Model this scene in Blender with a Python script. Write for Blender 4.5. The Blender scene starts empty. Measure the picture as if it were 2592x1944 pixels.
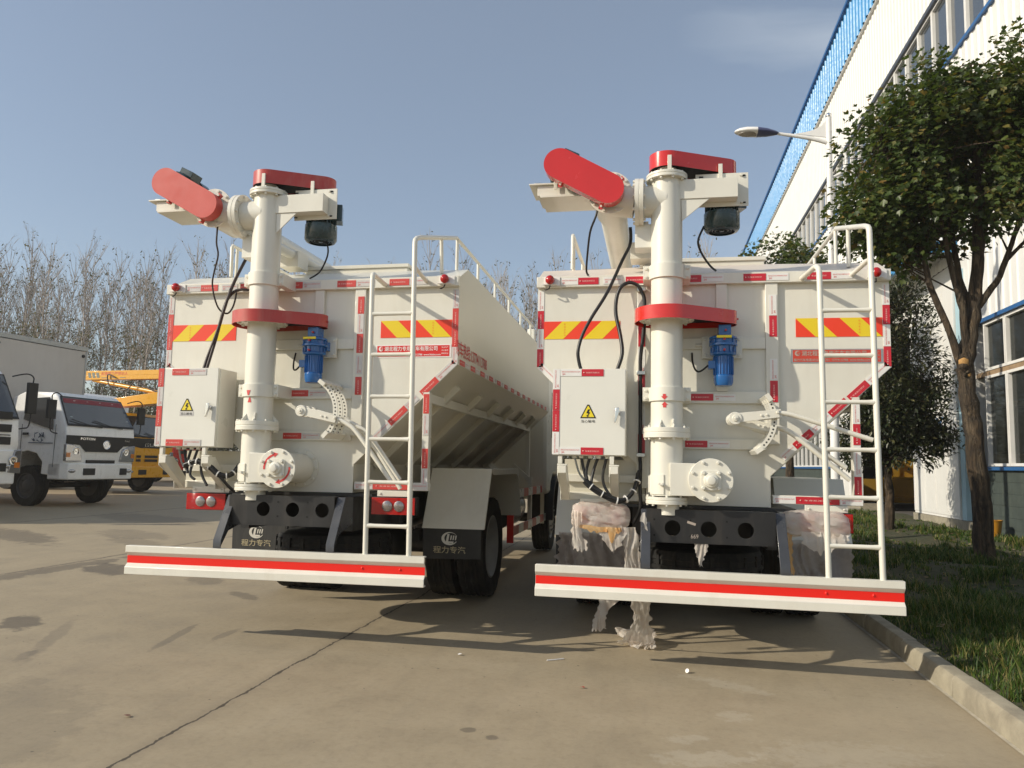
import bpy, math, random
from mathutils import Vector, Matrix, noise as mnoise
RAD = math.radians
random.seed(11)
scn = bpy.context.scene
COL = scn.collection
V = Vector

# ------------------------------------------------------------------ helpers
class MB:
    """collects shapes and builds them as ONE mesh object"""
    def __init__(s):
        s.v = []; s.f = []; s.m = []
    def add(s, vs, fs, mi=0):
        o = len(s.v)
        s.v += [tuple(v) for v in vs]
        s.f += [tuple(i + o for i in f) for f in fs]
        s.m += [mi] * len(fs)
        return s
    def box(s, x0, x1, y0, y1, z0, z1, mi=0):
        vs = [(x, y, z) for z in (z0, z1) for y in (y0, y1) for x in (x0, x1)]
        return s.add(vs, [(0, 2, 3, 1), (4, 5, 7, 6), (0, 1, 5, 4), (2, 6, 7, 3), (0, 4, 6, 2), (1, 3, 7, 5)], mi)
    def obox(s, c, size, M, mi=0):
        c = V(c); vs = []
        for z in (-.5, .5):
            for y in (-.5, .5):
                for x in (-.5, .5):
                    vs.append(c + M @ V((x * size[0], y * size[1], z * size[2])))
        return s.add(vs, [(0, 2, 3, 1), (4, 5, 7, 6), (0, 1, 5, 4), (2, 6, 7, 3), (0, 4, 6, 2), (1, 3, 7, 5)], mi)
    def lathe(s, p, d, prof, n=24, mi=0, cap=True):
        """profile [(along, radius)] spun about the axis through p along d"""
        p = V(p); d = V(d).normalized()
        a = d.orthogonal().normalized(); b = d.cross(a)
        vs = []
        for t, r in prof:
            for i in range(n):
                w = 2 * math.pi * i / n
                vs.append(p + d * t + (a * math.cos(w) + b * math.sin(w)) * r)
        fs = []
        for j in range(len(prof) - 1):
            for i in range(n):
                k = (i + 1) % n
                fs.append((j * n + i, j * n + k, (j + 1) * n + k, (j + 1) * n + i))
        if cap:
            fs.append(tuple(range(n - 1, -1, -1)))
            fs.append(tuple((len(prof) - 1) * n + i for i in range(n)))
        return s.add(vs, fs, mi)
    def cyl(s, p0, p1, r0, r1=None, n=20, mi=0):
        p0 = V(p0); p1 = V(p1)
        return s.lathe(p0, p1 - p0, [(0, r0), ((p1 - p0).length, r0 if r1 is None else r1)], n, mi)
    def tube(s, pts, r, n=8, mi=0, sub=0):
        pts = [V(p) for p in pts]
        if sub:
            q = []
            for i in range(len(pts) - 1):
                p0 = pts[max(i - 1, 0)]; p1 = pts[i]; p2 = pts[i + 1]; p3 = pts[min(i + 2, len(pts) - 1)]
                for k in range(sub):
                    t = k / sub
                    q.append(.5 * ((2 * p1) + (p2 - p0) * t + (2 * p0 - 5 * p1 + 4 * p2 - p3) * t * t + (3 * p1 - p0 - 3 * p2 + p3) * t ** 3))
            if isinstance(r, (list, tuple)): r = [r[i] + (r[i + 1] - r[i]) * k / sub for i in range(len(r) - 1) for k in range(sub)] + [r[-1]]
            pts = q + [pts[-1]]
        vs = []; fs = []; a = None
        for i, p in enumerate(pts):
            d = (pts[min(i + 1, len(pts) - 1)] - pts[max(i - 1, 0)]).normalized()
            if a is None: a = d.orthogonal().normalized()
            a = (a - d * a.dot(d)).normalized(); b = d.cross(a)
            rr = r[i] if isinstance(r, (list, tuple)) else r
            for k in range(n):
                w = 2 * math.pi * k / n
                vs.append(p + (a * math.cos(w) + b * math.sin(w)) * rr)
        for i in range(len(pts) - 1):
            for k in range(n):
                m = (k + 1) % n
                fs.append((i * n + k, i * n + m, (i + 1) * n + m, (i + 1) * n + k))
        fs.append(tuple(range(n - 1, -1, -1)))
        fs.append(tuple((len(pts) - 1) * n + k for k in range(n)))
        return s.add(vs, fs, mi)
    def prism(s, poly, o, ax, bx, ext, mi=0, mi_side=None):
        """2D polygon in the ax/bx plane at o, extruded by vector ext"""
        o = V(o); ax = V(ax); bx = V(bx); ext = V(ext); n = len(poly)
        a = [o + ax * p[0] + bx * p[1] for p in poly]
        flip = ax.cross(bx).dot(ext) > 0
        vs = a + [p + ext for p in a]
        f0 = tuple(range(n)); f1 = tuple(range(n, 2 * n))
        if flip: f0 = f0[::-1]
        else: f1 = f1[::-1]
        s.add(vs, [f0, f1], mi)
        fs = []
        for i in range(n):
            k = (i + 1) % n
            fs.append((i, k, n + k, n + i) if flip else (k, i, n + i, n + k))
        o2 = len(s.v) - 2 * n
        s.f += [tuple(i + o2 for i in f) for f in fs]
        s.m += [mi if mi_side is None else mi_side] * len(fs)
        return s
    def quad(s, a, b, c, d, mi=0):
        return s.add([a, b, c, d], [(0, 1, 2, 3)], mi)
    def ball(s, c, r, mi=0, n=12, sc=(1, 1, 1)):
        c = V(c); vs = []; fs = []
        m = n // 2
        for j in range(m + 1):
            t = math.pi * j / m
            for i in range(n):
                w = 2 * math.pi * i / n
                vs.append(c + V((math.sin(t) * math.cos(w) * r * sc[0], math.sin(t) * math.sin(w) * r * sc[1], math.cos(t) * r * sc[2])))
        for j in range(m):
            for i in range(n):
                k = (i + 1) % n
                fs.append((j * n + i, (j + 1) * n + i, (j + 1) * n + k, j * n + k))
        return s.add(vs, fs, mi)
    def text(s, body, c, ax, bx, w, h, mi=0, bold=0):
        """flat lettering centred on c, fitted into w x h, reading along ax"""
        vs, fs = glyphs(body, bold)
        if not vs: return s
        x0 = min(v[0] for v in vs); x1 = max(v[0] for v in vs); y0 = min(v[1] for v in vs); y1 = max(v[1] for v in vs)
        c = V(c); ax = V(ax); bx = V(bx)
        return s.add([c + ax * ((v[0] - (x0 + x1) / 2) / (x1 - x0) * w) + bx * ((v[1] - (y0 + y1) / 2) / (y1 - y0) * h) for v in vs], fs, mi)
    def build(s, name, mats, parent=None, bevel=0, label=None, loc=None, sharp=35):
        me = bpy.data.meshes.new(name)
        me.from_pydata(s.v, [], s.f)
        mats = mats if isinstance(mats, (list, tuple)) else [mats]
        for m in mats: me.materials.append(m)
        me.polygons.foreach_set('material_index', s.m)
        me.polygons.foreach_set('use_smooth', [True] * len(s.f))
        me.set_sharp_from_angle(angle=RAD(sharp))
        me.update()
        o = bpy.data.objects.new(name, me); COL.objects.link(o)
        if parent: o.parent = parent
        if loc is not None: o.location = loc
        if bevel:
            b = o.modifiers.new('bevel', 'BEVEL'); b.width = bevel; b.segments = 2; b.limit_method = 'ANGLE'; b.angle_limit = RAD(40)
        if label: o['label'] = label
        return o

_gl = {}
def glyphs(body, bold=0):
    if (body, bold) in _gl: return _gl[body, bold]
    cu = bpy.data.curves.new('lettering', 'FONT'); cu.body = body; cu.resolution_u = 2; cu.offset = bold
    ob = bpy.data.objects.new('lettering', cu); COL.objects.link(ob)
    dg = bpy.context.evaluated_depsgraph_get(); dg.update()
    me = bpy.data.meshes.new_from_object(ob.evaluated_get(dg))
    r = ([tuple(v.co[:2]) for v in me.vertices], [tuple(p.vertices) for p in me.polygons])
    bpy.data.objects.remove(ob); bpy.data.curves.remove(cu); bpy.data.meshes.remove(me)
    _gl[body, bold] = r
    return r

def thing(name, label, cat, loc=(0, 0, 0), rotz=0, group=None):
    o = bpy.data.objects.new(name, None); COL.objects.link(o)
    o.location = loc; o.rotation_euler = (0, 0, rotz); o.empty_display_size = .3
    return tag(o, label, cat, group)
def tag(o, label, cat, group=None):
    o['label'] = label; o['category'] = cat
    if group: o['group'] = group
    return o
def struct(o, kind='structure'):
    o['kind'] = kind
    return o
def kids(o): return [c for c in bpy.data.objects if c.parent == o]

# ------------------------------------------------------------------ materials
def nodes(name):
    m = bpy.data.materials.new(name); m.use_nodes = True
    nt = m.node_tree; b = nt.nodes['Principled BSDF']
    return m, nt, b
def N(nt, typ, **k):
    n = nt.nodes.new(typ)
    for a, v in k.items():
        if a.startswith('i_'):
            key = a[2:]
            n.inputs[int(key) if key.isdigit() else key.replace('_', ' ')].default_value = v
        else: setattr(n, a, v)
    return n
def c4(c): return (c[0], c[1], c[2], 1)
def tex_noise(nt, vec, scale, detail=4, rough=.55, dist=0):
    n = N(nt, 'ShaderNodeTexNoise', i_Scale=scale, i_Detail=detail, i_Roughness=rough, i_Distortion=dist)
    nt.links.new(vec, n.inputs['Vector']); return n.outputs['Fac']
def ramp(nt, fac, stops):
    r = nt.nodes.new('ShaderNodeValToRGB'); e = r.color_ramp.elements
    while len(e) < len(stops): e.new(.5)
    for i, (p, c) in enumerate(stops):
        e[i].position = p; e[i].color = c4(c) if not isinstance(c, (int, float)) else (c, c, c, 1)
    nt.links.new(fac, r.inputs[0]); return r.outputs[0]
def mix(nt, fac, a, b, mode='MIX'):
    n = nt.nodes.new('ShaderNodeMix'); n.data_type = 'RGBA'; n.blend_type = mode
    for sock, val in ((n.inputs[0], fac), (n.inputs[6], a), (n.inputs[7], b)):
        if isinstance(val, (int, float)): sock.default_value = val
        elif isinstance(val, tuple): sock.default_value = c4(val)
        else: nt.links.new(val, sock)
    return n.outputs[2]
def math_(nt, op, a, b=None, c=None, clamp=False):
    n = nt.nodes.new('ShaderNodeMath'); n.operation = op; n.use_clamp = clamp
    for i, v in enumerate((a, b, c)):
        if v is None: continue
        if isinstance(v, (int, float)): n.inputs[i].default_value = v
        else: nt.links.new(v, n.inputs[i])
    return n.outputs[0]
def coords(nt, kind='Object'): return nt.nodes.new('ShaderNodeTexCoord').outputs[kind]
def bump(nt, b, h, strength=.2, dist=.01):
    n = N(nt, 'ShaderNodeBump', i_Strength=strength, i_Distance=dist)
    nt.links.new(h, n.inputs['Height']); nt.links.new(n.outputs[0], b.inputs['Normal'])

def paint(name, col, rough=.4, var=.12, scale=3.0, metal=0, dust=None, dustamt=.3, bmp=.04, coat=0, spec=.5, dscale=1.6, dmap=(5, 5, .9), wave=0, rvar=1):
    """painted or bare metal: slightly uneven colour, smears of dust, faint orange peel"""
    m, nt, b = nodes(name)
    vec = coords(nt)
    n1 = tex_noise(nt, vec, scale, 5, .6)
    dark = tuple(c * (1 - var) for c in col); lite = tuple(min(1, c * (1 + var * .5)) for c in col)
    out = ramp(nt, n1, [(.3, dark), (.7, lite)])
    if dust:
        mp = N(nt, 'ShaderNodeMapping', i_Scale=dmap); nt.links.new(vec, mp.inputs[0])
        n2 = tex_noise(nt, mp.outputs[0], dscale, 6, .65, .6)
        fac = math_(nt, 'MULTIPLY', ramp(nt, n2, [(.48, 0.), (.8, 1.)]), dustamt)
        out = mix(nt, fac, out, dust)
    nt.links.new(out, b.inputs['Base Color'])
    nr = tex_noise(nt, vec, 9, 3)
    nt.links.new(ramp(nt, nr, [(.3, max(0, rough - .08 * rvar)), (.7, min(1, rough + .1 * rvar))]), b.inputs['Roughness'])
    b.inputs['Metallic'].default_value = metal
    b.inputs['Specular IOR Level'].default_value = spec
    b.inputs['Coat Weight'].default_value = coat; b.inputs['Coat Roughness'].default_value = .12
    if bmp: bump(nt, b, tex_noise(nt, vec, 60, 3), bmp, .004)
    if wave: bump(nt, b, tex_noise(nt, vec, 1.7, 2), wave, .05)
    return m
def plain(name, col, rough=.5, metal=0, **k):
    m, nt, b = nodes(name)
    b.inputs['Base Color'].default_value = c4(col); b.inputs['Roughness'].default_value = rough; b.inputs['Metallic'].default_value = metal
    for a, v in k.items(): b.inputs[a.replace('_', ' ')].default_value = v
    return m

DUST = (.42, .36, .27)
M = {}
CREAM = (.745, .725, .64)
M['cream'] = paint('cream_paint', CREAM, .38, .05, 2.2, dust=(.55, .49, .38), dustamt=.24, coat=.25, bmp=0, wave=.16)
M['cream_deep'] = paint('cream_paint_deep', (.63, .60, .50), .36, .05, .5, dust=(.47, .42, .33), dustamt=.3, coat=.2, dscale=.35, dmap=(1, 1, .8), bmp=0, rvar=0, wave=.12)  # deeper, blotchier cream for tank sides, belly, ribs and splash panel
M['cream_white'] = paint('box_white_paint', (.77, .76, .69), .35, .04, 2.0, dust=(.6, .55, .45), dustamt=.12, coat=.15)
M['roof_pink'] = paint('pinkish_roof', (.74, .66, .57), .45, .07, 2.0, dust=(.66, .50, .42), dustamt=.5)  # pinkish tint with redder blotches, right truck roof only
M['red'] = paint('red_gloss_paint', (.62, .022, .014), .2, .08, 3, coat=.6)
M['red_dull'] = paint('red_dusty_paint', (.46, .045, .035), .38, .1, 3, dust=(.5, .26, .2), dustamt=.5, coat=.2)
M['stripe'] = plain('red_stripe_film', (.80, .016, .008), .35)
M['tape_r'] = plain('red_reflective_tape', (.55, .02, .035), .32)
M['tape_r2'] = plain('worn_red_reflective_tape', (.60, .06, .05), .4)
M['tape_w'] = paint('white_reflective_tape', (.80, .79, .76), .35, .04, 20, bmp=0)
M['tape_g'] = paint('silver_reflective_tape', (.62, .60, .58), .3, .08, 20, bmp=0)
M['print'] = plain('red_print', (.62, .05, .05), .5)
M['print_w'] = plain('pale_print', (.85, .6, .55), .5)
M['chev_r'] = plain('chevron_red', (.83, .055, .02), .38)
M['chev_y'] = plain('chevron_yellow', (.80, .60, .02), .38)
M['blue'] = paint('blue_machine_paint', (.012, .12, .38), .22, .15, 8, coat=.5)
M['teal'] = paint('dark_teal_motor_paint', (.018, .045, .05), .25, .2, 8, coat=.4)
M['chassis'] = paint('black_chassis_paint', (.016, .016, .017), .42, .2, 6, dust=(.10, .085, .07), dustamt=.4)
M['bracket'] = paint('grey_black_bracket_paint', (.05, .052, .058), .3, .2, 6, coat=.3)
M['rubber'] = paint('tyre_rubber', (.016, .016, .016), .8, .25, 8, dust=(.09, .078, .06), dustamt=.45, spec=.25)
M['hose'] = plain('black_hose', (.012, .012, .013), .4)
M['hose_b'] = plain('brown_black_hose', (.035, .022, .02), .45)
M['greywire'] = plain('grey_wire', (.32, .33, .30), .5)
M['steel'] = paint('zinc_steel', (.55, .55, .52), .35, .1, 30, metal=1)
M['chrome'] = plain('chrome', (.75, .75, .75), .12, 1)
M['black'] = plain('matt_black', (.012, .012, .012), .6)
M['dark'] = plain('dark_hole', (.006, .006, .006), .9)
M['rim_dark'] = paint('dark_rim', (.05, .05, .052), .6, .2, 8, dust=(.09, .08, .065), dustamt=.4)  # near-black rims for the parked trucks
M['rim'] = paint('rim_silver_paint', (.30, .30, .29), .45, .15, 8, dust=DUST, dustamt=.3)
M['yellow_sign'] = plain('warning_yellow', (.85, .68, .03), .45)
M['signred'] = plain('sign_red', (.66, .025, .02), .3)
M['signred2'] = plain('sign_faded_red', (.55, .06, .035), .35)
M['white'] = plain('white_print', (.82, .80, .78), .5)
M['greyprint'] = plain('silver_print', (.42, .36, .31), .45)
M['lamp_r'] = plain('red_lens', (.55, .008, .008), .1, Transmission_Weight=.25, Coat_Weight=.5)
M['lamp_o'] = plain('orange_lens', (.75, .22, .02), .15, Transmission_Weight=.2, Coat_Weight=.5)
M['lamp_c'] = plain('clear_lens', (.34, .30, .29), .2, .75, Coat_Weight=.7)
M['flap'] = paint('black_rubber_flap', (.02, .02, .02), .6, .2, 5, dust=(.1, .09, .075), dustamt=.3)
M['gold'] = plain('gold_flap_print', (.42, .36, .22), .55)
M['silver'] = plain('silver_flap_print', (.62, .60, .54), .5)

def glass_mat(name, tint, rough=.06):
    m, nt, b = nodes(name)
    b.inputs['Base Color'].default_value = c4(tint); b.inputs['Roughness'].default_value = rough
    b.inputs['Specular IOR Level'].default_value = .8; b.inputs['Coat Weight'].default_value = .6; b.inputs['Coat Roughness'].default_value = .04
    return m
def clear_glass(name, tint, keep):
    m = glass_mat(name, tint, .03); nt = m.node_tree; o = nt.nodes['Material Output']; b = nt.nodes['Principled BSDF']
    t = nt.nodes.new('ShaderNodeBsdfTransparent'); t.inputs[0].default_value = (.72, .76, .74, 1)
    ms = nt.nodes.new('ShaderNodeMixShader'); ms.inputs[0].default_value = keep
    nt.links.new(b.outputs[0], ms.inputs[1]); nt.links.new(t.outputs[0], ms.inputs[2]); nt.links.new(ms.outputs[0], o.inputs[0])
    return m
M['glass_c'] = clear_glass('clear_window_glass', (.04, .045, .045), .6)
M['glass'] = glass_mat('dark_window_glass', (.03, .035, .04))
M['glass_b'] = glass_mat('building_window_glass', (.055, .065, .075), .1)

# ------------------------------------------------------------------ camera
YAW, PIT, ROL, HGT = .1874, .105, .0258, 1.3523
cd = bpy.data.cameras.new('camera'); cam = bpy.data.objects.new('camera', cd); COL.objects.link(cam)
cd.sensor_width = 36; cd.lens = 1908.08 / 2592 * 36; cd.clip_start = .05; cd.clip_end = 4000
fw = V((0, math.cos(PIT), math.sin(PIT))); up = V((0, -math.sin(PIT), math.cos(PIT))); rt = V((1, 0, 0))
xc = rt * math.cos(ROL) + up * math.sin(ROL); yc = up * math.cos(ROL) - rt * math.sin(ROL)
mt = Matrix((xc, yc, -fw)).transposed().to_4x4()
cam.matrix_world = Matrix.Translation((0, 0, HGT)) @ Matrix.Rotation(YAW, 4, 'Z') @ mt
scn.camera = cam

# ------------------------------------------------------------------ light
SUN = V((-1.65, -.875, 1)).normalized()
el = math.asin(SUN.z)
sd = bpy.data.lights.new('sun', 'SUN'); so = bpy.data.objects.new('sun', sd); COL.objects.link(so)
sd.energy = 4.3; sd.angle = RAD(.6); sd.color = (1, .91, .75)
so.rotation_euler = SUN.to_track_quat('Z', 'Y').to_euler()
w = bpy.data.worlds.new('World'); scn.world = w; w.use_nodes = True
nt = w.node_tree; bg = nt.nodes['Background']
sky = nt.nodes.new('ShaderNodeTexSky'); sky.sky_type = 'NISHITA'; sky.sun_disc = False
sky.sun_elevation = el; sky.sun_rotation = math.atan2(SUN.x, SUN.y)
sky.air_density = 1.0; sky.dust_density = 1.0; sky.ozone_density = 1.2; sky.altitude = 50
# thin high cloud, denser to the right of the yard
tc = coords(nt, 'Generated')
mp = N(nt, 'ShaderNodeMapping', i_Scale=(1.2, 1.2, 3.4)); nt.links.new(tc, mp.inputs[0])
n1 = tex_noise(nt, mp.outputs[0], 1.7, 6, .55, .5)
sp = nt.nodes.new('ShaderNodeSeparateXYZ'); nt.links.new(tc, sp.inputs[0])
side = math_(nt, 'MULTIPLY_ADD', sp.outputs[0], 2.4, .22, True)
cl = math_(nt, 'MULTIPLY', ramp(nt, n1, [(.34, 0.), (.62, 1.)]), math_(nt, 'MULTIPLY', side, .8))
veil = math_(nt, 'MAXIMUM', cl, .22)
out = mix(nt, veil, sky.outputs[0], (4.9, 5.4, 5.9))
nt.links.new(out, bg.inputs[0]); bg.inputs[1].default_value = .128
scn.view_settings.view_transform = 'Standard'; scn.view_settings.look = 'None'; scn.view_settings.gamma = 1
scn.view_settings.exposure = 0.0
scn.cycles.max_bounces = 6; scn.cycles.volume_bounces = 1; scn.cycles.caustics_reflective = False; scn.cycles.caustics_refractive = False
# ------------------------------------------------------------------ bulk feed trucks
X3, Y3, Z3 = V((1, 0, 0)), V((0, 1, 0)), V((0, 0, 1))

def bolt_ring(mb, c, d, r, n, size=.011, h=.012, mi=0, a0=0):
    c = V(c); d = V(d).normalized()
    a = V((1, 0, 0)) if abs(d.x) < .8 else V((0, 1, 0))
    a = (a - d * a.dot(d)).normalized(); b = d.cross(a)
    for i in range(n):
        w = a0 + 2 * math.pi * i / n
        p = c + (a * math.cos(w) + b * math.sin(w)) * r
        mb.cyl(p, p + d * h, size, size, 6, mi)

def stadium(c0, r0, c1, r1, n=18):
    """outline of two circles joined by tangents (2D)"""
    c0 = V((c0[0], c0[1])); c1 = V((c1[0], c1[1])); d = c1 - c0; L = d.length
    th = math.atan2(d.y, d.x); al = math.acos(max(-1, min(1, (r0 - r1) / L)))
    pts = []
    for i in range(n + 1):
        w = th + al + (2 * math.pi - 2 * al) * i / n
        pts.append((c0.x + r0 * math.cos(w), c0.y + r0 * math.sin(w)))
    for i in range(n + 1):
        w = th - al + 2 * al * i / n
        pts.append((c1.x + r1 * math.cos(w), c1.y + r1 * math.sin(w)))
    return pts

def clip_x(poly, x0, x1):
    for sgn, lim in ((1, x0), (-1, -x1)):
        out = []
        for i in range(len(poly)):
            a, b = poly[i], poly[(i + 1) % len(poly)]
            fa, fb = sgn * a[0] - lim, sgn * b[0] - lim
            if fa >= 0: out.append(a)
            if fa * fb < 0:
                t = fa / (fa - fb); out.append((a[0] + (b[0] - a[0]) * t, a[1] + (b[1] - a[1]) * t))
        poly = out
        if not poly: return poly
    return poly

def tape(parent, segs, o, ax, bx, w, mats, proud=.003):
    """reflective tape: segs [(from, to, 'r'|'w')] along ax from o; bx across; carries its fine printing"""
    o = V(o); ax = V(ax).normalized(); bx = V(bx).normalized(); nn = ax.cross(bx).normalized()
    runs = [[segs[0]]]
    for q in segs[1:]:
        if q[0] - runs[-1][-1][1] > .01: runs.append([q])
        else: runs[-1].append(q)
    if len(runs) > 1:
        for q in runs: tape(parent, q, o, ax, bx, w, mats, proud)
        return
    mb = MB()
    for a, b, k in segs:
        mi = 0 if k == 'r' else 1
        mb.prism([(a, 0), (b, 0), (b, w), (a, w)], o, ax, bx, nn * proud, mi)
        q = o + nn * (proud + .0012); L = b - a
        if k == 'r':                                   # emblem and a line of tiny pale lettering
            mb.text('\u8f66\u8eab\u53cd\u5149\u6807\u8bc6', q + ax * (a + L * .5) + bx * w * .5, ax, bx, L * .62, w * .22, 3)
            mb.ball(q + ax * (a + L * .1) + bx * w * .5, w * .09, 3, 8, (1, 1, 1))
        else:                                          # red line of lettering, mark below
            mb.text('REFLECTIVE MARKING FILM', q + ax * (a + L * .5) + bx * w * .62, ax, bx, L * .86, w * .17, 2)
            mb.text('3M', q + ax * (a + L * .16) + bx * w * .27, ax, bx, L * .13, w * .26, 2)
    return mb.build('reflective_tape', mats, parent)

def wheel(parent, c, r, w, side, rimdepth=.06, rim='rim'):
    """tyre with zigzag tread and a dished steel rim; side = +1/-1 is the outer face"""
    c = V(c); n = 56; mb = MB()
    xs = [-.5, -.47, -.40, -.36, -.24, -.20, -.08, -.04, .04, .08, .20, .24, .36, .40, .47, .5]
    grv = {4: 1, 5: 1, 7: 1, 8: 1, 10: 1, 11: 1}
    rows = []
    prof = [(-.42, r * .62), (-.5, r * .80)] + [(x, None) for x in xs[1:-1]] + [(.5, r * .80), (.42, r * .62)]
    vs = []; fs = []
    for j, (t, rr) in enumerate(prof):
        for i in range(n):
            a = 2 * math.pi * i / n
            if rr is None:
                e = abs(t); rad = r * (1 - .35 * max(0, e - .36) ** 1.5)
                k = j - 1
                if k in (4, 6, 7, 9, 11): rad -= .012
                zz = .02 * (1 if i % 2 else -1) if abs(t) < .38 else 0
                if abs(t) > .34 and i % 4 == 0: rad -= .012
                x = (t + zz) * w
            else: rad = rr; x = t * w
            vs.append(c + V((x, math.cos(a) * rad, math.sin(a) * rad)))
    for j in range(len(prof) - 1):
        for i in range(n):
            k = (i + 1) % n
            fs.append((j * n + i, j * n + k, (j + 1) * n + k, (j + 1) * n + i))
    mb.add(vs, fs)
    wh = bpy.data.objects.new('wheel', None); COL.objects.link(wh); wh.parent = parent
    mb.build('tyre', M['rubber'], wh, sharp=25)
    rb = MB(); s = side
    rb.lathe(c, (s, 0, 0), [(-w * .42, r * .63), (w * .42, r * .64), (w * .44, r * .60), (w * .30, r * .55), (w * .34 - rimdepth * 1.6, r * .50), (w * .30 - rimdepth * 2, r * .30), (w * .36 - rimdepth, r * .26), (w * .40 - rimdepth, r * .15)], 36)
    bolt_ring(rb, c + V((s * (w * .30 - rimdepth * 2), 0, 0)), (s, 0, 0), r * .38, 10, .016, .03)
    rb.build('rim', M[rim], wh)
    return wh

def motor(parent, c, d, r, L, box_dir, finned=True, foot=None):
    """electric motor along d from its shaft end at c"""
    c = V(c); d = V(d).normalized(); mb = MB()
    mb.lathe(c, d, [(0, r * .55), (.01, r * .9), (.05, r * .93), (.055, r * .8), (L * .62, r * .8), (L * .63, r), (L * .93, r), (L * .985, r * .9), (L, r * .72)], 28, 0, False)
    a = d.orthogonal().normalized(); b = d.cross(a)
    for i in range(24):
        w = 2 * math.pi * i / 24; e = a * math.cos(w) + b * math.sin(w); t = d.cross(e)
        M3 = Matrix((e, t, d)).transposed()
        mb.obox(c + d * (L * .34) + e * r * .86, (r * .16, .006, L * .54), M3)
    mb.cyl(c + d * (L * .9), c + d * (L * .97), r * .70, r * .70, 24, 1)
    for k in (.35, .52, .66):
        mb.lathe(c, d, [(L * .975, r * k), (L * .978, r * (k + .05)), (L * .97, r * (k + .05))], 24, 0, False)
    mb.cyl(c + d * (L * .96), c + d * (L * .985), r * .16, r * .14, 12, 0)
    mb.cyl(c - d * .05, c, .02, .02, 12, 1)
    e = V(box_dir).normalized(); t = d.cross(e); M3 = Matrix((e, t, d)).transposed()
    mb.obox(c + d * (L * .36) + e * (r * 1.05), (r * .5, r * 1.0, L * .36), M3)
    o = mb.build('electric_motor', [M['teal'], M['dark']], parent, bevel=.004)
    return o

def panel(parent, name, x0, x1, z0, z1, y, th, m, **k):
    return MB().box(x0, x1, y - th, y, z0, z1).build(name, m, parent, **k)

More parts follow.
